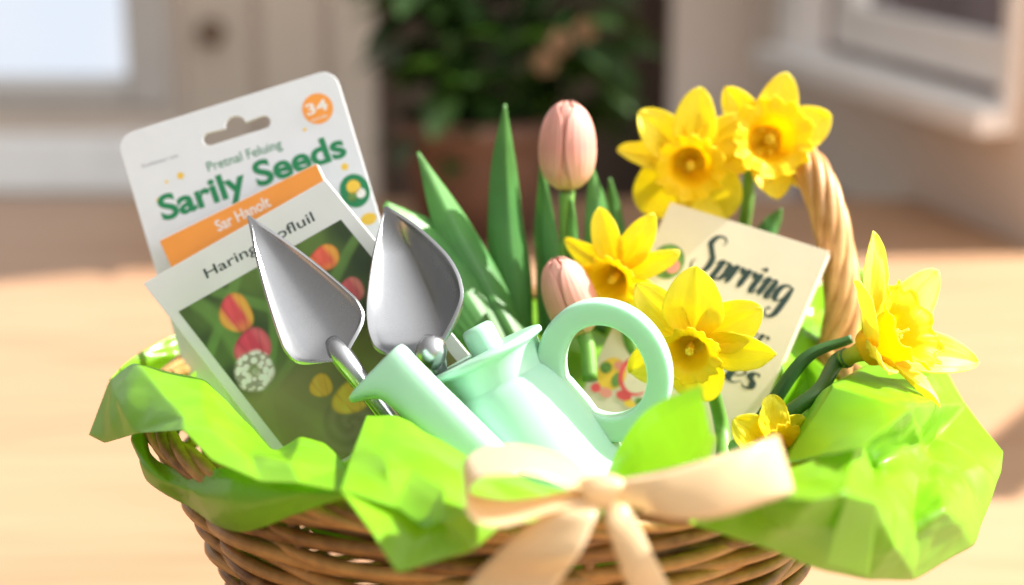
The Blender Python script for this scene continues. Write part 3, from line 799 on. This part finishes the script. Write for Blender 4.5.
b.lathe(prof([(17.5, 0.4), (17, -2), (17, -5), (17, -20), (16, -24), (13, -26), (0, -26.5)]), kc, A, 40)
b.build('lid_knob', M['mint'], wc)
# round handle
b = MB(); HC = LC + RR * 103 * k - A * 70 * k; rows = []; n = 96
sec = []
for i in range(40):
    a = 2 * math.pi * i / 40; e = 0.32
    sec.append((math.copysign(abs(math.cos(a)) ** e, math.cos(a)), math.copysign(abs(math.sin(a)) ** e, math.sin(a))))
for i in range(n):
    a = 2 * math.pi * i / n; ca, sa = math.cos(a), math.sin(a)
    inner = V((2 + 40 * ca, 47 * sa, 0)); outer = V((66 * ca, 73 * sa, 0)); row = []
    mid = (inner + outer) / 2; hw = (outer - inner).length / 2; dr = (outer - inner).normalized()
    for u, w in sec:
        q = mid + dr * u * hw
        row.append(HC + RR * q.x * k + A * q.y * k + FF * (w * 15 * k))
    rows.append(row)
rows.append(rows[0]); b.grid(rows, None, True)
b.build('handle', M['mint'], wc)
# spout
b = MB(); rows = []
T0, T1 = P(386, 363, -.076), P(500, 479, -.100)
D = (T1 - T0).normalized(); E2 = (-FW - D * (-FW).dot(D)).normalized(); E1 = D.cross(E2); E1 = E1 if E1.z > 0 else -E1
st = [(-1.0, 23, 48, 16), (0, 25, 50.5, 18), (3, 25.5, 51, 18.5), (6, 25.5, 47, 18.5), (12, 25.2, 37.5, 19), (19, 25, 30.5, 19.5), (28, 25, 27, 20), (45, 25, 25.5, 21), (90, 25.5, 25.5, 23), (130, 26, 26, 25), (172, 26, 26, 26)]
hole_st = [(14, 16, 20, 10), (5, 19, 36, 13), (0, 20.5, 45, 14.5)]
for s_, up_, dn_, dep in hole_st + st:
    c = T0 + D * s_ * k; row = []
    for i in range(40):
        a = 2 * math.pi * i / 40; e = 0.62
        x = math.copysign(abs(math.cos(a)) ** e, math.cos(a)); y = math.copysign(abs(math.sin(a)) ** e, math.sin(a))
        row.append(c + E1 * (x * (up_ if x > 0 else dn_) * k) + E2 * (y * dep * k))
    rows.append(row)
b.grid(rows, None, True); b.f.append(list(range(40))); b.m.append(0)
b.build('spout', M['mint'], wc)

# ================================================================== BOOKLET
pl = Plane((671, 203, .074), (829, 252, .046), (583, 392, .034))
W = pl.w; H = pl.h; S = pl.skew; k = pxm(.04)
bx = thing('booklet', 'cream booklet with dark script lettering, leaning behind the middle daffodil', 'booklet', pl.at(W / 2 + S, -H))
LO = 0.03
def sk2(x, y): return (x + S * (-y / H) * (1 - 0.30 * x / W), y)
corner = [sk2(0, 0), sk2(W, 0), sk2(W, -H - LO), sk2(0, -H - LO)]
flat('front_cover', pl, [corner], 0.0, M['cream'], bx, 0.0004, 0.0002)
flat('pages', pl, [[(x * 0.995 + 0.0002, y * 0.995 - 0.0003) for x, y in corner]], -0.0030, M['page'], bx, 0.0022, 0.0)
flat('back_cover', pl, [corner], -0.0060, M['cream'], bx, 0.0004, 0.0002)
def pen(strokes, pts_n=26, wmin=0.10, wmax=0.34, nib=R(35)):
    """lettering written with a broad pen: polylines -> flat ribbons (list of quads in letter units)"""
    quads = []
    for st_ in strokes:
        c = cr([V((x, y, 0)) for x, y in st_], pts_n * max(1, len(st_) // 3))
        L_, R2 = [], []
        for i, p in enumerate(c):
            t_ = (c[min(i + 1, len(c) - 1)] - c[max(i - 1, 0)]).normalized()
            a = math.atan2(t_.y, t_.x); down = max(0.0, -t_.y)
            w = wmin + (wmax - wmin) * (down ** 1.6 * 0.9 + 0.1 * abs(math.sin(a - nib)))
            e = min(1, 4 * min(i, len(c) - 1 - i) / len(c) + 0.45); w *= e
            nn = V((-t_.y, t_.x, 0)); L_.append(p + nn * w / 2); R2.append(p - nn * w / 2)
        for i in range(len(c) - 1): quads.append((L_[i], R2[i], R2[i + 1], L_[i + 1]))
    return quads
# letter shapes, x-height 1, each with its advance
LET = {
 'S': ([[(1.35, 1.75), (1.45, 2.0), (1.15, 2.2), (0.75, 2.1), (0.55, 1.7), (0.85, 1.3), (1.15, 0.9), (1.1, 0.35), (0.7, 0.02), (0.2, 0.1), (0.0, 0.45), (0.2, 0.62)]], 1.45),
 'p': ([[(0.05, 0.75), (0.3, 1.0), (0.42, 0.9), (0.3, 0.2), (0.1, -0.75)], [(0.36, 0.65), (0.62, 0.98), (0.92, 0.92), (0.98, 0.5), (0.75, 0.1), (0.45, 0.02), (0.3, 0.18)]], 1.05),
 'r': ([[(0.0, 0.7), (0.25, 1.0), (0.36, 0.92), (0.28, 0.4), (0.2, 0.0)], [(0.28, 0.5), (0.5, 0.92), (0.75, 1.0), (0.86, 0.84), (0.78, 0.74)]], 0.86),
 'i': ([[(0.0, 0.7), (0.24, 1.0), (0.34, 0.9), (0.24, 0.35), (0.28, 0.05), (0.46, 0.05), (0.62, 0.3)], [(0.36, 1.42), (0.42, 1.36), (0.40, 1.28)]], 0.60),
 'n': ([[(0.0, 0.7), (0.22, 1.0), (0.34, 0.9), (0.26, 0.4), (0.18, 0.0)], [(0.26, 0.5), (0.5, 0.9), (0.75, 1.0), (0.84, 0.8), (0.74, 0.3), (0.78, 0.05), (0.95, 0.06), (1.1, 0.3)]], 1.10),
 'g': ([[(0.92, 0.85), (0.68, 1.0), (0.3, 0.85), (0.12, 0.42), (0.3, 0.08), (0.6, 0.2), (0.84, 0.6), (0.96, 0.98)], [(0.96, 0.98), (0.86, 0.3), (0.7, -0.55), (0.35, -0.85), (0.02, -0.7), (0.1, -0.42), (0.3, -0.45)]], 1.1),
 'e': ([[(0.15, 0.42), (0.5, 0.5), (0.78, 0.72), (0.68, 0.98), (0.4, 0.95), (0.14, 0.55), (0.18, 0.14), (0.5, 0.02), (0.85, 0.3)]], 0.88),
 's': ([[(0.62, 0.82), (0.55, 1.0), (0.3, 0.95), (0.22, 0.7), (0.48, 0.42), (0.5, 0.12), (0.22, 0.0), (0.0, 0.18)]], 0.72),
 't': ([[(0.42, 1.5), (0.3, 0.8), (0.22, 0.2), (0.4, 0.02), (0.62, 0.22)], [(0.05, 1.0), (0.36, 1.02), (0.62, 1.06)]], 0.66),
 'v': ([[(0.0, 0.85), (0.2, 1.0), (0.32, 0.5), (0.4, 0.02)], [(0.4, 0.02), (0.7, 0.5), (0.8, 0.95), (0.7, 1.0)]], 0.86),
}
def script(pl, s, p0, p1, m, parent, z, xh=None, wmax=0.34):
    quads = []; x = 0
    for ch in s:
        if ch == ' ': x += 0.6; continue
        st_, adv = LET[ch]
        quads += [[V((q.x + x, q.y, 0)) for q in qd] for qd in pen(st_, wmax=wmax)]; x += adv
    a = pl.to(*p0); c = pl.to(*p1); rot = math.atan2(c[1] - a[1], c[0] - a[0]); kx = math.hypot(c[0] - a[0], c[1] - a[1]) / x; ky = xh or kx
    ca, sa = math.cos(rot), math.sin(rot); mb = MB()
    for n_, qd in enumerate(quads):
        vv = []
        for q in qd:
            u, w = (q.x + 0.12 * q.y) * kx, q.y * ky
            vv.append(pl.at(a[0] + u * ca - w * sa, a[1] + u * sa + w * ca, z + (n_ % 7) * 0.000004))
        mb.add(vv, [(0, 1, 2, 3)])
    return mb.build('script_lettering', m, parent, False)
script(pl, 'Sprring', (688, 269), (786, 306), M['dark_ink'], bx, 0.00068, 20 * k, 0.44)
script(pl, 'ven', (738, 306), (757, 312), M['dark_ink'], bx, 0.00068, 5.5 * k, 0.30)
script(pl, 'ter', (736, 336), (763, 347), M['dark_ink'], bx, 0.00068, 11 * k, 0.34)
script(pl, 'tes', (712, 374), (753, 391), M['dark_ink'], bx, 0.00068, 17 * k, 0.40)
c = pl.to(668, 262); e = flat('round_emblem', pl, [disc(*c, 17 * k, 19 * k)], 0.00068, M['leaf_ink'], bx)
for dx, dy, r, mm in ((6, -3, 8, 'pink_ink'), (-5, 5, 7, 'green_ink'), (-6, -7, 5, 'yellow_ink')): flat('emblem_print', pl, [disc(c[0] + dx * k, c[1] + dy * k, r * k)], 0.00076, M[mm], e)
mb = MB(); cc = pl.to(638, 376); rows = []
for i in range(40):
    a = R(50 + 265 * i / 39); w = (0.8 + 1.6 * math.sin(math.pi * i / 39)) * k
    rows.append([pl.at(cc[0] + (17 * k + d * w) * math.cos(a), cc[1] + (20 * k + d * w) * math.sin(a), 0.0008) for d in (-1, 1)])
mb.grid(rows); mb.build('red_letter', M['red_ink'], bx, False)
ee = None
for px, py, rx, ry, mm in ((612, 374, 15, 17, 'yellow_ink'), (606, 368, 6, 6, 'leaf_ink'), (617, 380, 5, 8, 'leaf_ink'), (620, 366, 6, 5, 'pink_ink'), (606, 393, 7, 5, 'pink_ink'), (624, 396, 8, 5, 'red_ink'), (596, 388, 5, 5, 'red_ink'), (630, 404, 6, 4, 'yellow_ink'), (640, 402, 5, 4, 'leaf_ink')):
    c = pl.to(px, py); o = flat('flower_print', pl, [disc(*c, rx * k, ry * k)], 0.00068 + (0.00008 if ee else 0), M[mm], ee or bx)
    ee = ee or o

# ================================================================== FLOWERS
def blade_leaf(parent, pts, widths, face, fold=0.35, m='leaf', n=46, curl=0.0):
    c = cr(PS(pts), n); w = crf(widths, n); rows = []; g = []
    for i, p in enumerate(c):
        t = (c[min(i + 1, n - 1)] - c[max(i - 1, 0)]).normalized()
        nn = (face - t * face.dot(t)).normalized(); sd = t.cross(nn)
        row = []
        for j in range(33):
            s_ = -1 + j / 16
            rip = 0.0004 * math.sin(i * 0.35 + s_ * 2) * abs(s_) + 0.00010 * math.sin(s_ * 28)
            row.append(p + sd * (s_ * w[i] * math.cos(fold * abs(s_))) + nn * (-abs(s_) ** 1.3 * w[i] * math.sin(fold) + rip + curl * s_ * w[i]))
        rows.append(row); g += [i / (n - 1)] * 33
    mb = MB(); mb.grid(rows, g); o = mb.build('leaf', M[m], parent)
    add_mod(o, 'SOLIDIFY', thickness=0.0006, offset=0)
    return o
def tulip_bloom(parent, base, axis, Hh, Rr):
    ax = axis.normalized(); e1 = ax.cross(V((0, 1, 0))).normalized(); e2 = ax.cross(e1)
    for q in range(6):
        inner = q % 2; a0 = q * math.pi / 3 + 0.35; half = R(58 if inner == 0 else 56); rows = []; g = []
        for i in range(25):
            t = i / 24
            rad = Rr * (max(0.0, 1 - abs((t - 0.43) / (0.575 if t > 0.43 else 0.45)) ** 2.1) ** 0.5 * 0.97 + 0.03) * (1.0 - 0.05 * inner)
            wd = half * (math.sin(math.pi * min(1, 0.1 + 0.72 * t)) ** 0.5) * (1 - sm(0.84, 1.03, t) * 0.75)
            row = []
            for j in range(37):
                s_ = -1 + j / 18; a = a0 + s_ * wd
                rr = rad * (1 + 0.02 * (1 - inner) * (abs(s_) ** 2) - 0.015 * math.exp(-(s_ * 6) ** 2)) + (0.0006 * (1 - inner)) + 0.00007 * math.sin(s_ * 26)
                row.append(base + ax * (Hh * t * (1 if inner else 0.985)) + (e1 * math.cos(a) + e2 * math.sin(a)) * rr)
            rows.append(row); g += [t] * 37
        mb = MB(); mb.grid(rows, g); o = mb.build('petal', M['tulip'], parent); add_mod(o, 'SOLIDIFY', thickness=0.0005, offset=0)
# tall tulip
tb = P(567, 330, .06)
tu = thing('tulip', 'tall pink tulip bud standing upright above its green leaves', 'tulip', tb, 'pink tulips')
k = pxm(.06)
tulip_bloom(tu, P(567, 188, .06), V((0.0, 0.02, 1)), 86 * k, 26.5 * k)
b = MB(); b.tube(cr(PS([(567, 192, .06), (566, 230, .06), (565, 280, .058), (564, 335, .05)]), 20), crf([0.0036, 0.0032, 0.0034, 0.0036], 20), 12); b.build('stem', M['stem'], tu)
blade_leaf(tu, [(520, 340, .055), (517, 290, .062), (510, 235, .068), (506, 170, .072), (505, 104, .075)], [.009, .0108, .0105, .0072, .0006], V((0.35, -1, 0.1)), 0.55)
blade_leaf(tu, [(548, 335, .06), (546, 280, .07), (543, 225, .074), (541, 165, .078)], [.007, .0068, .0058, .0007], V((-0.4, -1, 0.1)), 0.5)
blade_leaf(tu, [(596, 330, .06), (602, 270, .075), (600, 215, .082), (592, 165, .088)], [.008, .0085, .0070, .0008], V((0.5, -1, 0.2)), 0.5)
blade_leaf(tu, [(573, 330, .052), (574, 270, .054), (573, 230, .055), (572, 200, .056)], [.003, .0032, .0024, .0006], V((0.2, -1, 0.1)), 0.5)
blade_leaf(tu, [(622, 320, .08), (622, 260, .085), (616, 215, .09), (610, 178, .092)], [.005, .0055, .004, .0006], V((0.3, -1, 0.2)), 0.5)
# low tulip
tb = P(560, 360, .025)
tl = thing('tulip', 'low pink tulip bud half hidden behind the watering can handle', 'tulip', tb, 'pink tulips')
tulip_bloom(tl, P(582, 332, .022), V((-0.36, -0.05, 1)), 78 * k, 23 * k)
b = MB(); b.tube(cr(PS([(582, 330, .022), (588, 350, .018), (590, 380, .01)]), 12), 0.0035, 12); b.build('stem', M['stem'], tl)
blade_leaf(tl, [(520, 345, .04), (490, 290, .05), (460, 235, .055), (418, 152, .06)], [.009, .0112, .0108, .0008], V((0.5, -1, 0.35)), 0.5)
blade_leaf(tl, [(500, 350, .035), (470, 300, .042), (432, 245, .048), (385, 203, .05)], [.011, .0165, .0150, .0018], V((0.35, -0.8, 0.65)), 0.4)
blade_leaf(tl, [(500, 350, .05), (480, 300, .06), (466, 270, .066), (450, 215, .07)], [.007, .0075, .0055, .0006], V((-0.2, -1, 0.2)), 0.5)

def daffodil(label, ctr, face, roll, L, Wd, petals, cup, stem, mat_p='petal', stem_mat='stem', back=0.22, tube_len=0.018, cupflare=1.0, cone=0.0):
    C0 = P(*ctr) if not isinstance(ctr, Vector) else ctr
    n = face.normalized(); e1 = (UP - n * UP.dot(n)).normalized(); e2 = e1.cross(n)   # e2 = to the right as seen from the front
    sp = PS(stem)
    rt = thing('daffodil', label, 'daffodil', sp[-1], 'yellow daffodils')
    rnd = random.Random(int(ctr[0] * 7))
    for q, pt in enumerate(petals):
        ang, ls, wsc, bd = pt[:4]; tw = pt[4] if len(pt) > 4 else rnd.uniform(-.25, .25)
        a = R(ang); dr0 = e1 * math.cos(a) + e2 * math.sin(a); sd = n.cross(dr0); rows = []; g = []
        dr = dr0 * math.cos(cone) + n * math.sin(cone); pn_ = n * math.cos(cone) - dr0 * math.sin(cone)
        nt_, ns_ = 30, 40; ph_ = rnd.uniform(0, 6)
        for i in range(nt_ + 1):
            t = i / nt_
            w = Wd * wsc * (sm(-0.35, 0.42, t) ** 1.1) * (1 - t ** 3.2) ** 0.62 if t < 1 else 0.0002
            w = max(w, 0.0003)
            bend = bd * 1.0; ang_b = bend * t                              # arc along the length
            rad = 0.0035 + L * ls * (math.sin(ang_b) / bend if abs(bend) > 1e-3 else t)
            z = L * ls * ((1 - math.cos(ang_b)) / bend if abs(bend) > 1e-3 else 0) + (0.0008 if q % 2 else -0.0005)
            cth = tw * t
            row = []
            for j in range(ns_ + 1):
                s_ = -1 + 2 * j / ns_
                hgt = w * (0.30 * s_ * s_ - 0.10 * math.exp(-(s_ * 5) ** 2)) + 0.0009 * math.sin(t * 7 + ph_ + s_ * 1.5) * abs(s_) * t + 0.0013 * noise.noise(V((t * 3 + ph_, s_ * 1.6, q))) + 0.00011 * math.sin(s_ * 24) * (1 - t * t) + 0.0006 * noise.noise(V((t * 9, s_ * 2 + ph_, q + 5))) * abs(s_) ** 3
                x = s_ * w
                row.append(C0 + dr * rad + pn_ * (z + hgt * math.cos(cth) + x * math.sin(cth)) + sd * (x * math.cos(cth) - hgt * math.sin(cth)))
            rows.append(row); g += [t] * (ns_ + 1)
        mb = MB(); mb.grid(rows, g); o = mb.build('petal', M[mat_p], rt); add_mod(o, 'SOLIDIFY', thickness=0.0004, offset=0)
    # trumpet with a frilled lip
    cl, cr_ = cup; rows = []; g = []; nn = 120
    for i in range(22):
        t = i / 21; fl_ = sm(0.55, 1.0, t)
        rr0 = cr_ * (0.46 + 0.38 * t ** 0.8 + 0.30 * cupflare * fl_ ** 2)
        row = []
        for j in range(nn):
            a = 2 * math.pi * j / nn
            fr_ = fl_ * (0.055 * math.sin(12 * a + 1.3 * math.sin(3 * a)) + 0.03 * math.sin(25 * a + 2 * math.sin(5 * a)) + 0.06 * noise.noise(V((math.cos(a) * 2.2, math.sin(a) * 2.2, ctr[0])))) + 0.018 * math.cos(6 * a) * (0.3 + t)
            rr = rr0 * (1 + fr_)
            z = cl * t * (1 + 0.05 * fl_ * math.sin(9 * a + 2)) - cl * 0.1 * fl_ ** 3
            row.append(C0 + (e1 * math.cos(a) + e2 * math.sin(a)) * rr + n * (z + 0.001))
        rows.append(row); g += [t] * nn
    b0 = [C0 + n * 0.0005] * nn
    rows.insert(0, [C0 + n * 0.0008 + (p - C0) * 0.05 for p in rows[0]]); g = [0] * nn + g
    mb = MB(); mb.grid(rows, g, True); o = mb.build('trumpet', M['trumpet'], rt); add_mod(o, 'SOLIDIFY', thickness=0.0005, offset=0)
    mb = MB()
    for q in range(6):
        a = q * math.pi / 3; d = (e1 * math.cos(a) + e2 * math.sin(a)) * cr_ * 0.10
        mb.tube([C0 + d * 0.6, C0 + d + n * cl * 0.55], 0.0005, 6); mb.tube([C0 + d + n * cl * 0.50, C0 + d * 1.1 + n * cl * 0.66], 0.0007, 6)
    mb.tube([C0, C0 + n * cl * 0.82], 0.0007, 6)
    mb.build('stamens', M['anther'], rt)
    # green tube behind the flower and the stem
    mb = MB(); end = C0 - n * tube_len
    pts = cr([C0 + n * 0.001, C0 - n * tube_len * 0.5, end] , 14)
    mb.tube(pts, crf([0.0052, 0.0034, 0.0040], 14), 14, [1 - i / 13 for i in range(14)])
    mb.build('calyx', M['calyx'], rt)
    mb = MB(); st_ = cr([end + n * 0.002, end - n * 0.004] + sp, 40); mb.tube(st_, crf([0.0042, 0.0034, 0.0030, 0.0032, 0.0034], 40), 12)
    mb.build('stem', M[stem_mat], rt)
    return rt
M['calyx'] = thin('daffodil calyx', [(0, (0.22, 0.36, 0.03)), (1, (0.75, 0.60, 0.03))], (0.6, 0.6, 0.03), 0.15, 0.5, 0.3)
# petals: (angle from the top clockwise, length, width, bend forward(+)/back(-), twist)
daffodil('daffodil at the top left of the bunch, opening towards the camera above the booklet', (690, 160, .085), V((-0.10, -1, -0.10)), 0, .0310, .0112,
    [(-47, .95, .95, -.35, .5), (8, 1.0, .95, -.3, -.2), (52, .9, .9, -.4), (-84, 1.02, .62, -.45, .9), (-140, 1.05, 1.35, -.35, .15), (150, 1.05, 1.45, -.4, -.1)], (.0150, .0135),
    [(700, 215, .10), (706, 260, .10), (705, 330, .08)])
daffodil('topmost daffodil, in front of the wicker handle and turned to the right', (764, 142, .088), V((0.12, -1, 0.30)), 0, .0300, .0108,
    [(-38, .95, .8, .35, -.5), (18, 1.0, .95, .25), (70, 1.0, 1.05, .3), (128, 1.02, .72, -.5, .5), (168, .80, 1.0, .25), (-112, .95, .9, -.25)], (.0170, .0150),
    [(747, 205, .105), (742, 240, .105), (735, 330, .08)], cupflare=1.25)
daffodil('blurred daffodil hanging in front of the booklet corner, left of its emblem', (620, 272, .036), V((-0.45, -1, -0.15)), 0, .0270, .0088,
    [(-62, 1.0, .75, -.3), (-12, 1.0, .85, -.25), (36, 1.05, .85, -.2), (75, .95, .70, -.4), (140, .9, .9, -.3), (-130, 1.1, 1.0, -.3)], (.0155, .0108),
    [(628, 320, .045), (636, 360, .04)])
daffodil('largest sharp daffodil, in front of the middle of the cream booklet', (692, 342, -.018), V((-0.22, -1, -0.22)), 0, .0300, .0122,
    [(-42, 1.0, .78, -.25, .35), (6, 1.03, 1.08, -.18, 0), (64, .98, .92, -.15, -.35), (97, 1.05, .82, .10, .3), (175, .9, 1.0, -.2), (-120, .95, .9, -.2)], (.0130, .0112),
    [(712, 385, .0), (722, 430, .0), (724, 470, -.02)])
daffodil('daffodil in side view at the right, opening away over the right tissue sheet', (864, 350, -.036), V((0.66, -0.42, 0.50)), 0, .0450, .0098,
    [(-8, 1.0, .95, -.20, -.3), (-62, 1.0, 1.0, -.30, .3), (-122, .74, .80, -.2, .3), (175, .78, 1.0, -.3, -.3), (112, 1.08, 1.0, -.30, .3), (55, 1.0, 1.15, -.1)], (.0260, .0150),
    [(820, 389, -.047), (796, 408, -.052), (768, 430, -.05)], 'petal_pale', 'stem_dark', tube_len=0.010, cupflare=1.15, cone=R(38))
daffodil('small low daffodil peeping out between the bow and the right tissue sheet', (770, 449, -.076), V((0.55, -1, 0.35)), 0, .0175, .0078,
    [(-55, 1.0, 1.0, .2), (0, 1.0, 1.0, .2), (60, 1.0, 1.0, .1), (115, 1.0, 1.0, .1), (175, .9, 1.0, .1), (-115, .9, 1.0, .1)], (.0110, .0085),
    [(765, 468, -.055), (770, 490, -.05)])
# a bent dark leaf beside the right daffodil and a short one behind the booklet
bl = blade_leaf(None, [(742, 450, -.03), (768, 408, -.03), (806, 357, -.024), (852, 338, -.02)], [.0038, .0038, .0032, .0020], V((-0.3, -1, 0.5)), 0.7, 'leaf_dark')
bl.name = 'daffodil_leaf'; tag(bl, 'dark green daffodil leaf bending over to the open daffodil on the right', 'leaf', 'loose daffodil leaves')
bl = blade_leaf(None, [(756, 262, .088), (766, 240, .09), (774, 224, .092), (782, 209, .094)], [.005, .0062, .005, .0006], V((0.4, -1, 0.2)), 0.5)
bl.name = 'daffodil_leaf'; tag(bl, 'short green leaf tip showing above the top edge of the booklet', 'leaf', 'loose daffodil leaves')

# ================================================================== RIBBON BOW
bw = thing('ribbon_bow', 'peach satin ribbon bow tied at the front of the basket', 'bow', P(600, 520, -.185))
def strip(name, top, bot, n=60, m_=9, bulge=0.0):
    a = cr(PS(top), n); c = cr(PS(bot), n); rows = []
    for i in range(n):
        rr = []
        for j in range(m_):
            t = j / (m_ - 1); p = a[i].lerp(c[i], t)
            rr.append(p + V((0, -1, 0.2)) * (bulge * 4 * t * (1 - t)) + V((0, 1, 0)) * (0.0006 * math.sin(i * 0.35 + t * 3)))
        rows.append(rr)
    mb = MB(); mb.grid(rows); o = mb.build(name, M['ribbon'], bw); add_mod(o, 'SOLIDIFY', thickness=0.0003, offset=0)
    return o
# left loop: leaves the knot at the top, turns at the left end, comes back below
strip('loop', [(592, 480, -.188), (566, 458, -.180), (528, 446, -.174), (488, 447, -.172), (466, 458, -.176), (463, 478, -.186), (474, 494, -.194), (505, 500, -.198), (550, 494, -.199), (592, 487, -.199)],
              [(592, 500, -.200), (560, 483, -.206), (525, 474, -.210), (490, 476, -.212), (471, 488, -.212), (466, 508, -.214), (478, 523, -.216), (508, 525, -.216), (552, 512, -.211), (592, 498, -.203)], 80)
# right loop: broad front face, folded at the right end, returning behind
strip('loop', [(606, 484, -.198), (632, 478, -.204), (672, 470, -.208), (720, 456, -.206), (764, 440, -.198), (778, 436, -.186), (768, 442, -.172), (720, 455, -.170), (660, 470, -.176), (606, 484, -.186)],
              [(606, 498, -.201), (632, 506, -.208), (672, 519, -.213), (724, 516, -.211), (776, 500, -.203), (794, 490, -.190), (782, 494, -.176), (724, 500, -.174), (660, 500, -.180), (606, 497, -.188)], 80, bulge=0.002)
strip('tail', [(580, 490, -.200), (548, 510, -.206), (510, 540, -.208), (478, 572, -.206), (446, 612, -.204)],
              [(600, 500, -.202), (594, 524, -.212), (578, 556, -.216), (556, 588, -.214), (532, 622, -.212)], 50, bulge=0.0015)
strip('tail', [(600, 494, -.200), (606, 522, -.208), (616, 556, -.210), (632, 600, -.208), (640, 622, -.206)],
              [(618, 492, -.200), (636, 520, -.206), (654, 556, -.208), (672, 592, -.206), (690, 622, -.204)], 50, bulge=0.0012)
kc = P(601, 491, -.203); mb = MB(); rows = []
for i in range(17):
    t = -1 + i / 8
    row = []
    for j in range(32):
        a = 2 * math.pi * j / 32
        rr = (0.0043 + 0.0008 * math.cos(t * 2.2)) * (1 + 0.07 * math.sin(5 * a + t * 2)) * (1 - 0.25 * t ** 6)
        row.append(kc + RT * (t * 0.0060 + 0.0012 * math.sin(a) * t) + V((0, math.cos(a) * rr * 0.75, math.sin(a) * rr * 1.05)))
    rows.append(row)
mb.grid(rows, None, True); b0 = len(mb.v) - 32; mb.f += [list(range(31, -1, -1)), list(range(b0, b0 + 32))]; mb.m += [0, 0]
mb.build('knot', M['ribbon'], bw)

# ================================================================== LIGHT
ld = bpy.data.lights.new('low_sun_through_window', 'SPOT'); lo = bpy.data.objects.new('low_sun_through_window', ld); COL.objects.link(lo)
lo.location = SUN_AT
lo.rotation_euler = (-SUN).to_track_quat('-Z', 'Y').to_euler()
ld.energy = 7500; ld.shadow_soft_size = 0.035; ld.spot_size = R(32); ld.spot_blend = 0.2; ld.color = (1.0, 0.95, 0.87)
al_ = bpy.data.lights.new('window_daylight', 'AREA'); ao = bpy.data.objects.new('window_daylight', al_); COL.objects.link(ao)
ao.location = (1.15, -0.75, 1.05); ao.rotation_euler = (V((0, 0, 0.2)) - V(ao.location)).to_track_quat('-Z', 'Y').to_euler()
al_.shape = 'RECTANGLE'; al_.size = 0.55; al_.size_y = 0.75; al_.energy = 10.0; al_.color = (1.0, 0.98, 0.95)
w = bpy.data.worlds.new('World'); SC.world = w; w.use_nodes = True
bg = w.node_tree.nodes['Background']; bg.inputs[1].default_value = 0.66
# the room's own soft light: brightest from the window side, dimmest low on the far left
wt = w.node_tree; tc = wt.nodes.new('ShaderNodeTexCoord'); dp = wt.nodes.new('ShaderNodeVectorMath'); dp.operation = 'DOT_PRODUCT'
dp.inputs[1].default_value = (0.42, -0.08, 0.40); wt.links.new(tc.outputs['Generated'], dp.inputs[0])
ad = wt.nodes.new('ShaderNodeMath'); ad.inputs[1].default_value = 0.5; wt.links.new(dp.outputs['Value'], ad.inputs[0])
wt.links.new(ramp(wt, ad.outputs[0], [(0.0, (1.0, 0.92, 0.84)), (0.6, (1.0, 0.965, 0.93)), (1.0, (1.0, 0.99, 0.97))]), bg.inputs[0])
pw = wt.nodes.new('ShaderNodeMath'); pw.operation = 'POWER'; pw.inputs[1].default_value = 3.4; wt.links.new(ad.outputs[0], pw.inputs[0])
ma = wt.nodes.new('ShaderNodeMath'); ma.operation = 'MULTIPLY_ADD'; ma.inputs[1].default_value = 1.15; ma.inputs[2].default_value = 0.33; wt.links.new(pw.outputs[0], ma.inputs[0])
wt.links.new(ma.outputs[0], bg.inputs[1])

SC.render.engine = 'CYCLES'
SC.cycles.use_denoising = True
SC.cycles.max_bounces = 10; SC.cycles.transmission_bounces = 8; SC.cycles.diffuse_bounces = 5
SC.cycles.caustics_reflective = False; SC.cycles.caustics_refractive = False
SC.cycles.sample_clamp_indirect = 6
SC.view_settings.view_transform = 'Standard'; SC.view_settings.look = 'None'; SC.view_settings.exposure = 0.0; SC.view_settings.gamma = 1.0
